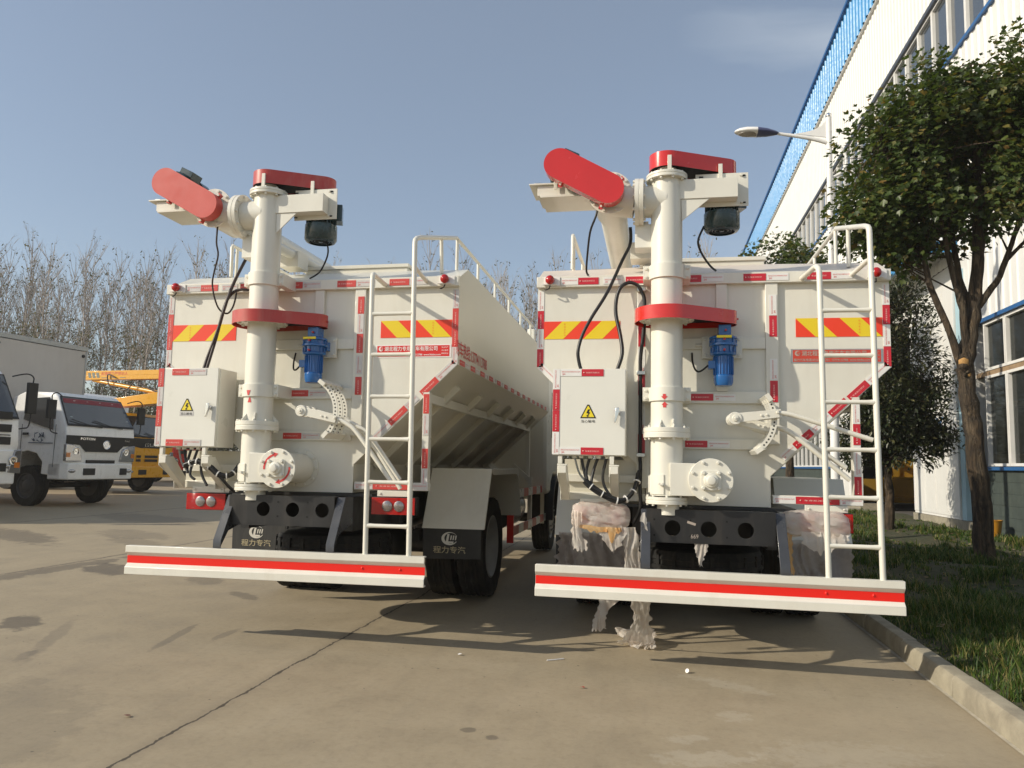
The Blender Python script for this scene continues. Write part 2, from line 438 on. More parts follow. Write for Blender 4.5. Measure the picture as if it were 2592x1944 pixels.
def feed_truck(loc, roll, label, left):
    P = thing('feed_truck', label, 'feed truck', loc, 0, 'bulk feed trucks seen from the rear')
    P.rotation_euler = (0, roll, 0)
    cr = M['cream']; W = 1.25; L_ = 5.15
    red = M['red_dull'] if left else M['red']
    tm = [M['tape_r2'], M['tape_g'], M['print'], M['print_w']] if left else [M['tape_r'], M['tape_w'], M['print'], M['print_w']]
    dx = .028 if left else 0.0
    # ---- tank: hopper body with chamfered roof
    mb = MB(); zc, zt, hx, hz, hb = 2.083, 2.9, .433, 1.31, 1.09
    sec = [(-hx, hb), (hx, hb), (hx, hz), (W, zc), (W, 2.77), (-W, 2.77), (-W, zc), (-hx, hz)]
    mb.add([(x, 0, z) for x, z in sec], [tuple(range(8))], 0)
    mb.add([(x, L_, z) for x, z in sec], [tuple(range(7, -1, -1))], 0)
    def wall(a, b, mi):
        mb.add([(a[0], 0, a[1]), (b[0], 0, b[1]), (b[0], L_, b[1]), (a[0], L_, a[1])], [(0, 3, 2, 1)], mi)
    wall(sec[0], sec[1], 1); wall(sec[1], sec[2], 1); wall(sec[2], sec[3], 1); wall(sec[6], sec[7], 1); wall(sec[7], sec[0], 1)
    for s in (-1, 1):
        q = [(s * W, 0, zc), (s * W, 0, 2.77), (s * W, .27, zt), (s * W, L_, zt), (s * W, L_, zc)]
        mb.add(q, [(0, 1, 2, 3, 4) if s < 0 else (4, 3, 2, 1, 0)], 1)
    r0 = [(-W, 0, 2.77), (-1.0, 0, 2.771), (-.55, 0, 2.772), (.55, 0, 2.772), (1.0, 0, 2.771), (W, 0, 2.77)]
    r1 = [(-W, .27, zt), (-1.0, .60, 2.99), (-.55, .85, 3.065), (.55, .85, 3.065), (1.0, .60, 2.99), (W, .27, zt)]
    r2 = [(x, L_, z) for x, y, z in r1]
    mb.add(r0 + r1 + r2, [(i, i + 1, i + 7, i + 6) for i in range(5)] + [(i + 6, i + 7, i + 13, i + 12) for i in range(5)], 2 if not left else 0)
    tank = mb.build('tank', [cr, M['cream_deep'], M['roof_pink']], P)
    # stiffening ribs on the sloping belly, side strut frame
    sl = V((W - hx, 0, zc - hz)); sn = V((zc - hz, 0, -(W - hx))).normalized()
    for s in (-1, 1):
        for k in range(6):
            y = .45 + k * .82
            a = V((s * hx, y, hz)); b = V((s * (W - .12), y, zc - .115)); n_ = V((s * sn.x, 0, sn.z))
            e = (b - a).normalized(); M3 = Matrix((e, V((0, 1, 0)), e.cross(V((0, 1, 0))))).transposed()
            MB().obox((a + b) / 2 + n_ * .024, ((b - a).length, .07, .05), M3).build('belly_rib', M['cream_deep'], tank)
    fr = MB()
    for s in (-1, 1):
        x0, x1 = (s * .982, s * 1.036)
        xa, xb = min(x0, x1), max(x0, x1)
        if s > 0:
            fr.box(xa, xb, -.004, .06, 1.178, 1.872)
            fr.box(.446, 1.04, -.006, .07, 1.116, 1.176)
        fr.box(xa, xb, .062, L_ - .3, 1.79, 1.86); fr.box(xa, xb, L_ - .38, L_ - .31, 1.1, 1.788)
    fr.box(-1.03, -.436, .0, .05, 1.235, 1.29); fr.box(-1.03, -.436, .0, .06, 1.105, 1.16)
    fr.build('strut_frame', cr, P, bevel=.003)
    # loading hatch coaming along the roof
    hb_ = MB().box(-.46, .53, .86, 4.6, 3.05, 3.10); hb_.box(-.475, .545, .845, 4.62, 3.102, 3.135)
    hb_.build('loading_hatch', cr, P, bevel=.004)
    # ---- rear frame of bars
    f = MB(); f.box(-W - .004, W + .004, -.042, -.001, 2.693, 2.774)
    f.box(.067, .145, -.028, -.001, 1.907, 2.692); f.box(.41, .497, -.03, -.001, 1.53, 2.692); f.box(-.498, -.402, -.03, -.001, 1.2, 2.692)
    f.box(-.401, .066, -.026, -.001, 2.214, 2.295); f.box(.146, .409, -.026, -.001, 2.214, 2.295)
    f.box(-.401, .409, -.027, -.001, 1.819, 1.905); f.box(-.401, .409, -.026, -.001, 1.49, 1.565)
    f.build('rear_frame', cr, P, bevel=.003)
    # ---- reflective tape
    def T(segs, o, ax, bx, w): tape(P, segs, o, ax, bx, w, tm)
    fx = -.0425
    T([(.18, .31, 'w'), (.312, .464, 'r'), (.50, .64, 'w'), (.666, .824, 'r')], (-1.25, fx, 2.708), X3, Z3, .052)
    T([(0, .152, 'r'), (.155, .31, 'w'), (.449, .605, 'r'), (.61, .76, 'w'), (.885, 1.046, 'r'), (1.05, 1.19, 'w')], (-.19, fx, 2.708), X3, Z3, .052)
    y0 = -.0005
    T([(0, .135, 'r'), (.137, .29, 'w'), (.292, .43, 'r'), (.432, .585, 'w')] if not left else [(0, .14, 'w'), (.142, .28, 'r'), (.282, .44, 'r'), (.442, .59, 'w')], (-1.201, y0, 2.088), Z3, -X3, .047)
    T([(0, .14, 'r'), (.142, .295, 'w'), (.297, .435, 'r'), (.437, .59, 'w')] if not left else [(0, .132, 'w'), (.134, .28, 'r'), (.282, .434, 'r'), (.436, .585, 'w')], (1.249, y0, 2.088), Z3, -X3, .047)
    T([(0, .152, 'r'), (.155, .31, 'w'), (.47, .622, 'r'), (.625, .775, 'w')] if not left else [(.02, .16, 'r'), (.18, .33, 'w'), (.35, .50, 'r'), (.502, .66, 'w'), (.662, .80, 'r')], (.487, -.0305, 1.83), Z3, -X3, .052)
    T([(0, .155, 'r'), (.157, .435, 'w'), (.44, .595, 'r'), (.6, .78, 'w'), (.80, .955, 'r')], (-.440, -.0305, 1.435), Z3, -X3, .050)
    T([(0, .156, 'r'), (.16, .31, 'w')], (-.113, -.0275, 1.838), X3, Z3, .049)
    T([(0, .155, 'r'), (.16, .31, 'w')], (-.155, -.0265, 1.502), X3, Z3, .047)
    dg = V((hx - W, 0, hz - zc)).normalized(); dn = V((-dg.z, 0, dg.x))
    if dn.z < 0: dn = -dn
    back = -dg
    e0 = V((W, y0, zc))
    T([(-.19, -.005, 'w'), (-.36, -.192, 'r')], e0 + dn * .004, back, dn, .052)
    T([(-.53, -.38, 'r'), (-.70, -.532, 'w'), (-.86, -.702, 'r'), (-.98, -.862, 'w')] if not left else [(-.52, -.40, 'w'), (-.70, -.522, 'r'), (-.88, -.702, 'w')], e0 + dn * .012 + V((0, -.0007, 0)), back, dn, .050)
    T([(.005, .19, 'w'), (.192, .36, 'r')], V((-W, y0, zc)) + V((-dn.x, 0, dn.z)) * .004, V((-dg.x, 0, dg.z)), V((-dn.x, 0, dn.z)), .05)
    if left: T([(0, .145, 'w'), (.147, .297, 'r'), (.40, .56, 'w'), (.566, .716, 'r')], (1.033, -.0045, 1.14), Z3, -X3, .046)
    else: T([(0, .125, 'r'), (.127, .34, 'w'), (.345, .49, 'r'), (.492, .63, 'w')], (1.033, -.0045, 1.192), Z3, -X3, .046)
    T([(0, .148, 'w'), (.15, .436, 'r'), (.44, .588, 'w')], (.45, -.0065, 1.121), X3, Z3, .05)
    T([(.06 + .36 * k + (.16 if j else 0), .06 + .36 * k + (.30 if j else .15), 'w' if j else 'r') for k in range(14) for j in (0, 1)], (W + .0005, 0, 2.09), Y3, Z3, .042)
    # ---- hazard chevrons and maker's sign
    for x0, x1, s in ((-1.2, -.625, 1), (.62, 1.198, -1)):
        mb = MB(); z0, z1 = 2.30, 2.436; h = z1 - z0
        mb.prism([(x0, z0), (x1, z0), (x1, z1), (x0, z1)], (0, -.0005, 0), X3, Z3, (0, -.002, 0), 0)
        for k in range(-1, 3):
            a = .005 + k * .296
            pl = [(a, z0), (a + .142, z0), (a + .142 + h, z1), (a + h, z1)]
            if s > 0: pl = [(x0 + p[0], p[1]) for p in pl]
            else: pl = [(x1 - p[0], p[1]) for p in pl][::-1]
            pl = clip_x(pl, x0, x1)
            if len(pl) > 2: mb.prism(pl, (0, -.0025, 0), X3, Z3, (0, -.0008, 0), 1)
        cx = x0 + .16 if s > 0 else x1 - .15
        for k, ch in enumerate('\u673a\u52a8\u8f66\u53cd\u5149'):
            mb.text(ch, (cx, -.0036, z1 - .022 - k * .021), X3, Z3, .013, .013, 0)
        mb.build('chevron_board', [M['chev_r'], M['chev_y']], P)
    mb = MB(); dz = .030 if left else 0; sx = 1 if left else 0
    mb.box(.584, 1.196, -.003, -.0006, 2.112 + dz, 2.213 + dz, 0)
    mb.box(.597, 1.183, -.0042, -.003, 2.120 + dz, 2.206 + dz, 1)
    tz = 2.163 + dz; yy = -.0052
    mb.text('\u6e56\u5317\u7a0b\u529b\u4e13\u7528\u6c7d\u8f66\u6709\u9650\u516c\u53f8', (.872, yy, tz + .019), X3, Z3, .43, .038, 2, .012)
    mb.text('\u7a0b\u529b\u6c7d\u8f66\u7535\u8bdd:0722-3333331  13774113788  www.hbdxa.com', (.858, yy, tz - .028), X3, Z3, .51, .020, 2, .012)
    for k, s_ in enumerate(('\u4e13\u4e1a\u751f\u4ea7', '\u4e13\u4e1a\u670d\u52a1', '\u8d28\u91cf\u4fdd\u8bc1')):
        mb.text(s_, (1.147, yy, tz + .027 - k * .024), X3, Z3, .055, .012, 2)
    mb.lathe((.629, yy, tz + .019), (0, -1, 0), [(0, .019), (.0005, .019)], 24, 2)
    mb.lathe((.634, yy - .0008, tz + .020), (0, -1, 0), [(0, .0135), (.0005, .0135)], 24, 1)
    mb.text('Lir', (.636, yy - .002, tz + .019), X3, Z3, .024, .019, 2)
    mb.build('company_sign', [M['white'] if left else M['steel'], M['signred'] if left else M['signred2'], M['white'] if left else M['greyprint']], P)
    if left:
        mb = MB().text('\u8d2d\u8f66\u70ed\u7ebf:13774113788', (W + .003, .475, 2.215), Y3, Z3, 1.08, .125, 0, .012)
        mb.build('side_lettering', M['print'], P)
    # ---- marker lamps on the beam corners
    for s in (-1, 1):
        mb = MB(); x = s * 1.15
        mb.box(x - .045, x + .075, -.052, -.0425, 2.70, 2.768, 0); mb.box(x - .06, x + .05, -.075, -.0525, 2.705, 2.712, 0)
        mb.tube([(x, -.06, 2.70), (x - .005, -.075, 2.675), (x - .025, -.07, 2.668), (x - .04, -.05, 2.672)], .006, 6, 1)
        lp = mb.build('marker_lamp', [M['tape_w'], M['black']], P, bevel=.004)
        MB().ball((x, -.075, 2.742), .034, 0, 18, (1, .9, 1.05)).build('lens', M['lamp_r'], lp)
    # ---- auger column
    px, py, pr = -.289 + dx, -.24, .110
    mb = MB(); A = (px, py, 0)
    mb.lathe(A, Z3, [(1.16, pr), (3.40, pr)], 40, 0)
    mb.lathe(A, Z3, [(1.104, .142), (1.126, .142), (1.127, .139), (1.131, .139), (1.132, .142), (1.152, .142)], 40)
    mb.cyl((px + .01, py, 1.03), (px + .01, py, 1.103), .075, .075, 28)
    mb.lathe(A, Z3, [(1.556, .160), (1.588, .160), (1.589, .157), (1.593, .157), (1.594, .160), (1.625, .160)], 40)
    bolt_ring(mb, (px, py, 1.625), Z3, .145, 10, .010, .014); bolt_ring(mb, (px, py, 1.556), -Z3, .145, 10, .010, .014)
    bolt_ring(mb, (px, py, 1.152), Z3, .128, 8, .010, .012); bolt_ring(mb, (px, py, 1.104), -Z3, .128, 8, .010, .012)
    for a in (20, 160, 250, 290):
        w = RAD(a); e = V((math.cos(w), math.sin(w), 0)); t = V((-e.y, e.x, 0))
        mb.prism([(pr - .004, 1.626), (.150, 1.626), (.150, 1.633), (pr - .004, 1.685)], V(A) + t * .004, e, Z3, t * -.008)
    mb.obox((px + .04, py - .116, 1.655), (.012, .02, .06), Matrix.Rotation(.15, 3, 'Y'))
    for z0, z1 in ((1.809, 1.905), (2.677, 2.777)):                   # clamp collars with bolted ears
        mb.lathe(A, Z3, [(z0, pr + .001), (z0, pr + .014), (z1, pr + .014), (z1, pr + .001)], 40, 0, False)
        for s in (-1, 1):
            x0, x1 = sorted((px + s * (pr + .005), px + s * (pr + .055)))
            mb.box(x0, x1, py - .014, py + .012, z0 + .006, z1 + .004)
            for zz in (z0 + .024, z1 - .018):
                mb.cyl((px + s * (pr + .034), py - .014, zz), (px + s * (pr + .034), py - .026, zz), .011, .010, 6)
            x0, x1 = sorted((px + s * (pr - .01), px + s * (pr + .055)))
            mb.box(x0, x1, py + .0125, -.028 if z0 < 2 else -.043, z0 + .004, z1 + .002)
    mb.lathe(A, Z3, [(3.400, .146), (3.420, .146), (3.421, .142), (3.424, .142), (3.425, .146), (3.442, .146)], 40)
    bolt_ring(mb, (px, py, 3.400), -Z3, .130, 10, .011, .014); bolt_ring(mb, (px, py, 3.442), Z3, .130, 10, .009, .01)
    mb.cyl((px, py, 3.443), (px, py, 3.52), .05, .05, 16)
    for s in (0, 1):                                                   # welded scars
        mb.ball((px - .03 + s * .05, py - pr - .002, 2.72 - s * .82), .006, 0, 6)
    # small clean-out door at the foot
    mb.prism([(math.cos(RAD(a)) * (pr + .008), math.sin(RAD(a)) * (pr + .008)) for a in range(196, 268, 8)] + [(math.cos(RAD(a)) * (pr + .001), math.sin(RAD(a)) * (pr + .001)) for a in range(260, 195, -8)], (px, py, 1.17), X3, Y3, (0, 0, .135))
    mb.box(px - .125, px - .108, py - .035, py - .015, 1.18, 1.295)
    mb.obox((px - .035, py - pr - .022, 1.238), (.045, .03, .014), Matrix.Rotation(.3, 3, 'Y')); mb.cyl((px - .03, py - pr - .004, 1.24), (px - .03, py - pr - .045, 1.242), .009, .009, 8)
    col = mb.build('auger_column', cr, P, bevel=.0015)
    mb = MB()                                                          # alignment arrows
    def on_pole(pts, z):
        for p in pts:
            pass
        vs = []
        for a, b in pts:
            w = RAD(-98) + a / pr
            rr = pr + (.0165 if z + b > 1.808 else .0022)
            vs.append((px + math.cos(w) * rr, py + math.sin(w) * rr, z + b))
        mb.add(vs, [tuple(range(len(vs)))])
    if left:
        on_pole([(-.014, .044), (-.006, .006), (.004, .006), (.015, .044)], 1.812); on_pole([(-.014, -.042), (.017, -.042), (.008, -.004), (-.002, -.004)], 1.806)
    else:
        on_pole([(-.02, .028), (0, .004), (.02, .028), (.009, .028), (.009, .044), (-.009, .044), (-.009, .028)][::-1], 1.810)
        on_pole([(-.02, -.026), (-.011, -.026), (-.011, -.044), (.011, -.044), (.011, -.026), (.022, -.026), (0, -.003)], 1.806)
    mb.build('alignment_arrow', M['print'], col)
    # foot gearbox: box, drum to the tank, flanged end disc with bearing
    mb = MB(); cx, cz = -.003, 1.274
    mb.box(px + .02, cx - .05, py - .135, py + .09, 1.166, 1.385)
    mb.cyl((cx, -.375, cz), (cx, -.012, cz), .114, .114, 36); mb.cyl((cx, -.012, cz), (cx, -.001, cz), .150, .150, 40)
    bolt_ring(mb, (cx, -.012, cz), -Y3, .132, 10, .011, .012)
    mb.cyl((cx, -.392, cz), (cx, -.376, cz), .146, .146, 44)
    bolt_ring(mb, (cx, -.392, cz), -Y3, .127, 8, .0105, .014, 0, .4)
    sq = [(-.066, -.05), (-.05, -.066), (.05, -.066), (.066, -.05), (.066, .05), (.05, .066), (-.05, .066), (-.066, .05)]
    mb.prism(sq, (cx, -.393, cz), X3, Z3, (0, -.018, 0))
    for a in (-1, 1):
        for b in (-1, 1): mb.cyl((cx + a * .05, -.411, cz + b * .05), (cx + a * .05, -.430, cz + b * .05), .014, .012, 8)
    mb.lathe((cx, -.411, cz), -Y3, [(0, .05), (.012, .046), (.02, .046), (.021, .040), (.024, .030), (.045, .029), (.047, .024)], 28)
    gb = mb.build('foot_gearbox', cr, P, bevel=.0025)
    if left:
        mb = MB()
        for a0 in (185, 5):
            o_, i_ = .108, .094; pts = [(math.cos(RAD(a)) * o_, math.sin(RAD(a)) * o_) for a in range(a0, a0 - 81, -8)]
            w = RAD(a0 - 80); e = V((math.cos(w), math.sin(w))); t = V((e.y, -e.x))
            pts += [tuple(e * .120), tuple(e * .101 + t * .034), tuple(e * .082)]
            pts += [(math.cos(RAD(a)) * i_, math.sin(RAD(a)) * i_) for a in range(a0 - 80, a0 + 1, 8)]
            mb.prism(pts, (cx, -.3925, cz), X3, Z3, (0, -.002, 0))
        mb.build('rotation_arrow', M['print'], gb)
    # ---- lower belt guard and blue geared motor
    mx, my = .105 + dx, -.14
    mb = MB(); st = stadium((px, py), .225, (mx + .0, my), .095, 22); st2 = stadium((px, py), .221, (mx, my), .091, 22)
    def guard(mb, st, st2, z0, z1, zi):
        n = len(st)
        mb.prism(st, (0, 0, z1 - .004), X3, Y3, (0, 0, .004), 0)
        vs = [(x, y, z0) for x, y in st] + [(x, y, z1 - .004) for x, y in st] + [(x, y, z0) for x, y in st2] + [(x, y, z1 - .006) for x, y in st2]
        fs = []
        for i in range(n):
            k = (i + 1) % n
            fs += [(i, k, n + k, n + i), (k, i, 2 * n + i, 2 * n + k), (2 * n + k, 2 * n + i, 3 * n + i, 3 * n + k)]
        mb.add(vs, fs, 0)
    guard(mb, st, st2, 2.366, 2.462, 2.4)
    mb.cyl((px, py, 2.385), (px, py, 2.40), .19, .19, 40, 1); bolt_ring(mb, (px, py, 2.385), -Z3, .165, 10, .012, .014, 1)
    mb.prism([(x * .97 + px * .03, y * .97 + py * .03) for x, y in st2], (0, 0, 2.404), X3, Y3, (0, 0, .004), 2)
    mb.cyl((mx + .094, my, 2.41), (mx + .106, my, 2.41), .007, .007, 6, 0)
    mb.build('belt_guard', [red, cr, M['dark']], P)
    mb = MB(); B = (mx, my, 0)
    mb.box(mx - .035, mx + .05, my - .055, my + .05, 2.275, 2.362, 0)
    mb.lathe(B, Z3, [(1.930, .040), (1.934, .058), (1.955, .067), (2.003, .0695), (2.008, .062), (2.142, .062), (2.15, .088), (2.165, .092), (2.168, .076), (2.212, .078), (2.214, .097), (2.232, .097), (2.234, .086), (2.262, .084), (2.264, .098), (2.278, .096), (2.29, .07)], 36, 0)
    for i in range(22):
        w = 2 * math.pi * i / 22; e = V((math.cos(w), math.sin(w), 0)); t = V((-e.y, e.x, 0))
        mb.obox(V(B) + e * .064 + V((0, 0, 2.075)), (.014, .004, .128), Matrix((e, t, Z3)).transposed(), 0)
    bolt_ring(mb, (mx, my, 2.168), Z3, .084, 12, .006, .04); bolt_ring(mb, (mx, my, 2.234), Z3, .09, 8, .006, .026)
    mb.box(mx - .105, mx - .055, my - .04, my + .02, 2.052, 2.108, 0)
    mb.box(mx - .02, mx + .09, my + .03, -.045, 2.19, 2.26, 0)
    for x, z in ((0.012, 2.32), (.0, 2.252), (.0, 2.178)): mb.cyl((mx + x, my - (.055 if z > 2.3 else .085), z), (mx + x, my - (.075 if z > 2.3 else .107), z), .0095, .0085, 10, 1)
    mb.box(mx - .052, mx + .05, my - .0985, my - .085, 2.262, 2.28, 2)
    gm = mb.build('gear_motor', [M['blue'], M['lamp_r'], M['yellow_sign']], P, bevel=.002)
    mb = MB().box(mx - .14, mx + .14, -.050, -.031, 2.142, 2.302)
    for s in (-1, 1):
        for z in (2.165, 2.28): mb.cyl((mx + s * .118, -.05, z), (mx + s * .118, -.062, z), .012, .011, 6)
    mb.cyl((mx - .14, -.04, 2.24), (mx - .185, -.04, 2.24), .012, .012, 8); mb.build('motor_plate', cr, P, bevel=.002)
    # ---- upper drive: arm, plate, motor, guard
    ux, uy = .108, -.06
    mb = MB(); mb.box(px + .09, .20 + dx, -.30, -.20, 3.25, 3.392)
    mb.box(-.085 + dx, .282 + dx * .5, -.199, -.190, 3.217, 3.462)
    mb.prism([(px + .10, 3.249), (.01, 3.249), (px + .105, 3.092)], (0, -.292, 0), X3, Z3, (0, .01, 0))
    for z in (3.24, 3.44): 
        mb.box(.225, .262, -.203, -.1995, z - .006, z + .006, 1); mb.cyl((.235, -.199, z), (.235, -.214, z), .009, .009, 6)
        mb.box(-.06, -.03, -.203, -.1995, z - .005, z + .005, 1)
    mb.box(px + .004, px + .032, py - .132, py - .12, 3.40, 3.55); mb.box(.076, .104, -.212, -.2, 3.38, 3.53)
    mb.build('motor_arm', [cr, M['dark']], P, bevel=.002)
    motor(P, (ux, uy, 3.445), (0, 0, -1), .127, .375, (1, .35, 0))
    mb = MB(); st = stadium((px, py), .125, (ux, uy), .105, 20); st2 = stadium((px, py), .121, (ux, uy), .101, 20)
    guard(mb, st, st2, 3.478, 3.588, 3.5)
    mb.prism([(x * .96 + px * .04, y * .96 + py * .04) for x, y in st2], (0, 0, 3.492), X3, Y3, (0, 0, .004), 2)
    mb.cyl((px, py, 3.45), (px, py, 3.49), .07, .07, 20, 1); mb.cyl((ux, uy, 3.447), (ux, uy, 3.49), .08, .05, 20, 1)
    mb.build('belt_guard', [red, cr, M['dark']], P)
    # ---- discharge boom with its head, drive and guard
    bx, bz = -.69, 3.31
    mb = MB()
    mb.cyl((px, py, 3.257), (-.45, py, 3.257), .113, .113, 32)
    mb.lathe((-.452, py, 3.257), -X3, [(0, .168), (.028, .168), (.0285, .164), (.032, .164), (.0325, .168), (.062, .168)], 40)
    bolt_ring(mb, (-.452, py, 3.257), X3, .148, 10, .011, .014); bolt_ring(mb, (-.514, py, 3.257), -X3, .148, 10, .011, .014)
    mb.cyl((-.514, py, 3.257), (bx + .03, py, 3.28), .113, .115, 32)
    mb.cyl((bx, -.325, bz), (bx, -.31, bz), .156, .156, 40); bolt_ring(mb, (bx, -.325, bz), -Y3, .138, 10, .011, .012)
    mb.cyl((bx, -.309, bz), (bx, .05, bz - .005), .132, .128, 36)
    mb.cyl((bx, .051, bz - .005), (bx, 5.0, bz + .03), .105, .105, 32)
    mb.box(bx - .06, bx + .06, 4.4, 4.5, 3.0, bz - .08); mb.box(bx + .12, bx + .3, .55, .75, 3.06, 3.2)
    bm = mb.build('discharge_boom', cr, P, bevel=.0015)
    mb = MB().box(px - .225, px - .075, -.215, -.07, 2.928, 3.102); mb.prism([(0, 0), (.04, 0), (.04, .12), (0, .16)], (px - .08, -.21, 2.935), X3, Z3, (0, .02, 0))
    mb.build('junction_housing', M['cream_white'], P, bevel=.003)
    mb = MB().cyl((-.46, .15, 3.16), (-.46, 1.35, 3.2), .045, .045, 20); mb.cyl((-.46, 1.35, 3.2), (-.46, 1.9, 3.22), .022, .022, 12)
    mb.box(-.50, -.42, .08, .15, 3.05, 3.22); mb.box(-.52, -.40, 1.9, 1.97, 3.1, 3.28); mb.lathe((-.46, 1.33, 3.199), Y3, [(0, .052), (.03, .052)], 20)
    mb.build('lift_cylinder', cr, P, bevel=.002)
    mb = MB(); mb.box(-1.285, -.62, -.30, .03, 3.402, 3.413); mb.box(-1.225, -.66, -.28, .0, 3.325, 3.3995)
    mb.box(-1.20, -.66, -.30, .03, 3.304, 3.3225); mb.prism([(-.78, 3.303), (-.60, 3.303), (-.60, 3.24)], (0, -.2, 0), X3, Z3, (0, .02, 0))
    mb.box(-1.25, -1.20, -.27, -.05, 3.4135, 3.43, 1); mb.box(-1.10, -1.075, -.31, -.3005, 3.36, 3.44)
    mb.build('drive_bracket', [cr, M['steel']], P, bevel=.002)
    motor(P, (-1.04, -.335, 3.525), (0, 1, 0), .118, .36, (.5, 0, 1))
    c0, c1 = (bx - .005, bz - .01), (-1.046, 3.50)
    st = stadium(c0, .11, c1, .112, 24)
    mb = MB().prism(st, (0, -.445, 0), X3, Z3, (0, .004, 0), 0)
    n = len(st); vs = [(x, -.441, z) for x, z in st] + [(x, -.355, z) for x, z in st]
    mb.add(vs, [(i, (i + 1) % n, n + (i + 1) % n, n + i) for i in range(n)], 0)
    mb.prism([(x * .97 + c0[0] * .03, z * .97 + c0[1] * .03) for x, z in st], (0, -.362, 0), X3, Z3, (0, .003, 0), 1)
    for t, a in ((0.02, -112), (.93, -100), (.02, 40)):
        q = V((c0[0], 0, c0[1])).lerp(V((c1[0], 0, c1[1])), t) + V((math.cos(RAD(a)), 0, math.sin(RAD(a)))) * .125
        mb.obox(q + V((0, -.372, 0)), (.028, .03, .034), Matrix.Rotation(RAD(-90 - a), 3, 'Y'), 0); mb.cyl(q + V((0, -.387, 0)), q + V((0, -.398, 0)), .009, .009, 6, 2)
    mb.build('belt_guard', [red if not left else M['red_face'], M['dark'], cr], P)
    # ---- control box
    cb = MB(); cb.box(-1.08, -.568, -.285, -.045, 1.424, 2.032, 0); cb.box(-1.083, -.571, -.308, -.287, 1.427, 2.035, 0)
    box = cb.build('control_box', M['cream_white'], P, bevel=.004)
    def TB(segs, o, ax, bx, w): tape(box, segs, o, ax, bx, w, tm)
    yf = -.3085
    if left:
        TB([(0, .15, 'w'), (.152, .31, 'r'), (.312, .46, 'w'), (.462, .606, 'r')], (-1.035, yf, 1.428), Z3, -X3, .047)
        TB([(0, .145, 'r'), (.147, .293, 'w')], (-.965, yf, 1.98), X3, Z3, .05); TB([(0, .147, 'r'), (.149, .298, 'w')], (-.985, yf, 1.431), X3, Z3, .05)
    else:
        TB([(0, .158, 'w'), (.16, .31, 'r'), (.312, .458, 'r'), (.46, .606, 'w')], (-1.033, yf, 1.428), Z3, -X3, .048)
        TB([(0, .15, 'w'), (.152, .305, 'r')], (-1.03, yf, 1.982), X3, Z3, .05); TB([(0, .15, 'w'), (.152, .307, 'r')], (-1.03, yf, 1.430), X3, Z3, .05)
    wx, wz = (-.83, 1.685) if not left else (-.822, 1.70)
    mb = MB(); tri = [(-.056, 0), (.056, 0), (.007, .096), (-.007, .096)]
    mb.prism(tri, (wx, -.3085, wz), X3, Z3, (0, -.0012, 0), 0)
    mb.prism([(-.043, .008), (.043, .008), (.003, .086), (-.003, .086)], (wx, -.3098, wz), X3, Z3, (0, -.0008, 0), 1)
    mb.prism([(-.002, .062), (.014, .062), (.004, .044), (.015, .040), (.0, .018), (.009, .016), (-.008, .008), (-.013, .024), (-.007, .020), (.001, .032), (-.013, .036)], (wx, -.3107, wz), X3, Z3, (0, -.0008, 0), 0)
    if left: mb.prism([(-.06, -.038), (.06, -.038), (.06, -.004), (-.06, -.004)], (wx, -.3085, wz), X3, Z3, (0, -.001, 0), 2)
    mb.text('\u5f53\u5fc3\u89e6\u7535', (wx, -.3105, wz - .021), X3, Z3, .098, .021, 0)
    mb.build('warning_sign', [M['black'], M['yellow_sign'], M['tape_g']], box)
    mb = MB(); hx_, hz_ = -.628, 1.742
    mb.cyl((hx_ + .004, -.309, hz_ - .012), (hx_ + .004, -.325, hz_ - .012), .016, .015, 16)
    mb.prism([(-.010, .016), (.014, .018), (.012, -.03), (-.008, -.088), (-.020, -.088), (-.014, -.02)], (hx_, -.326, hz_), X3, Z3, (0, -.022, 0))
    mb.build('door_handle', M['chrome'], box, bevel=.003)
    for x in (-1.01, -.648):                                            # legs that carry the box
        mb = MB(); mb.box(x - .03, x + .0, -.30, -.27, 1.364, 1.423); mb.box(x - .035, x + .035, -.30, -.262, 1.352, 1.363)
        mb.prism([(-.298, 1.351), (-.20, 1.351), (-.03, 1.19), (-.03, 1.10), (-.09, 1.10), (-.10, 1.17), (-.298, 1.28)], (x - .034, 0, 0), Y3, Z3, (.006, 0, 0))
        mb.prism([(-.298, 1.351), (-.20, 1.351), (-.03, 1.19), (-.03, 1.10), (-.298, 1.30)], (x - .027, -.004, 0), V((.0, 1, 0)), Z3, (.055, 0, 0))
        mb.build('box_bracket', cr, P, bevel=.002)
    mb = MB().box(-1.03, -.44, .0405, .046, 1.10, 1.40); mb.build('splash_panel', M['cream_deep'], P)
    # ---- cables and hoses
    hz2 = M['hose_b'] if left else M['hose']
    def H(pts, r, m=None, sub=4): MB().tube(pts, r, 8, 0, sub).build('hose', m or hz2, P, sharp=80)
    if left:
        H([(-.628, .1, 3.02), (-.617, -.05, 2.821), (-.632, -.12, 2.663), (-.654, -.16, 2.497), (-.678, -.16, 2.4), (-.715, -.17, 2.264), (-.757, -.18, 2.129), (-.771, -.2, 2.034)], .013)
        H([(-.745, -.2, 2.034), (-.713, -.17, 2.226), (-.698, -.14, 2.365), (-.676, -.11, 2.556), (-.641, -.09, 2.657), (-.576, -.08, 2.702), (-.47, -.07, 2.697), (-.42, -.07, 2.66), (-.41, -.07, 2.5), (-.43, -.07, 1.5), (-.44, -.1, 1.3)], .012)
        H([(-.668, -.28, 3.19), (-.677, -.27, 3.046), (-.675, -.24, 2.95), (-.726, -.2, 2.831), (-.756, -.17, 2.734), (-.739, -.15, 2.615), (-.71, -.12, 2.533), (-.654, -.1, 2.505), (-.621, -.08, 2.557), (-.604, -.07, 2.647), (-.618, -.045, 2.714)], .007)
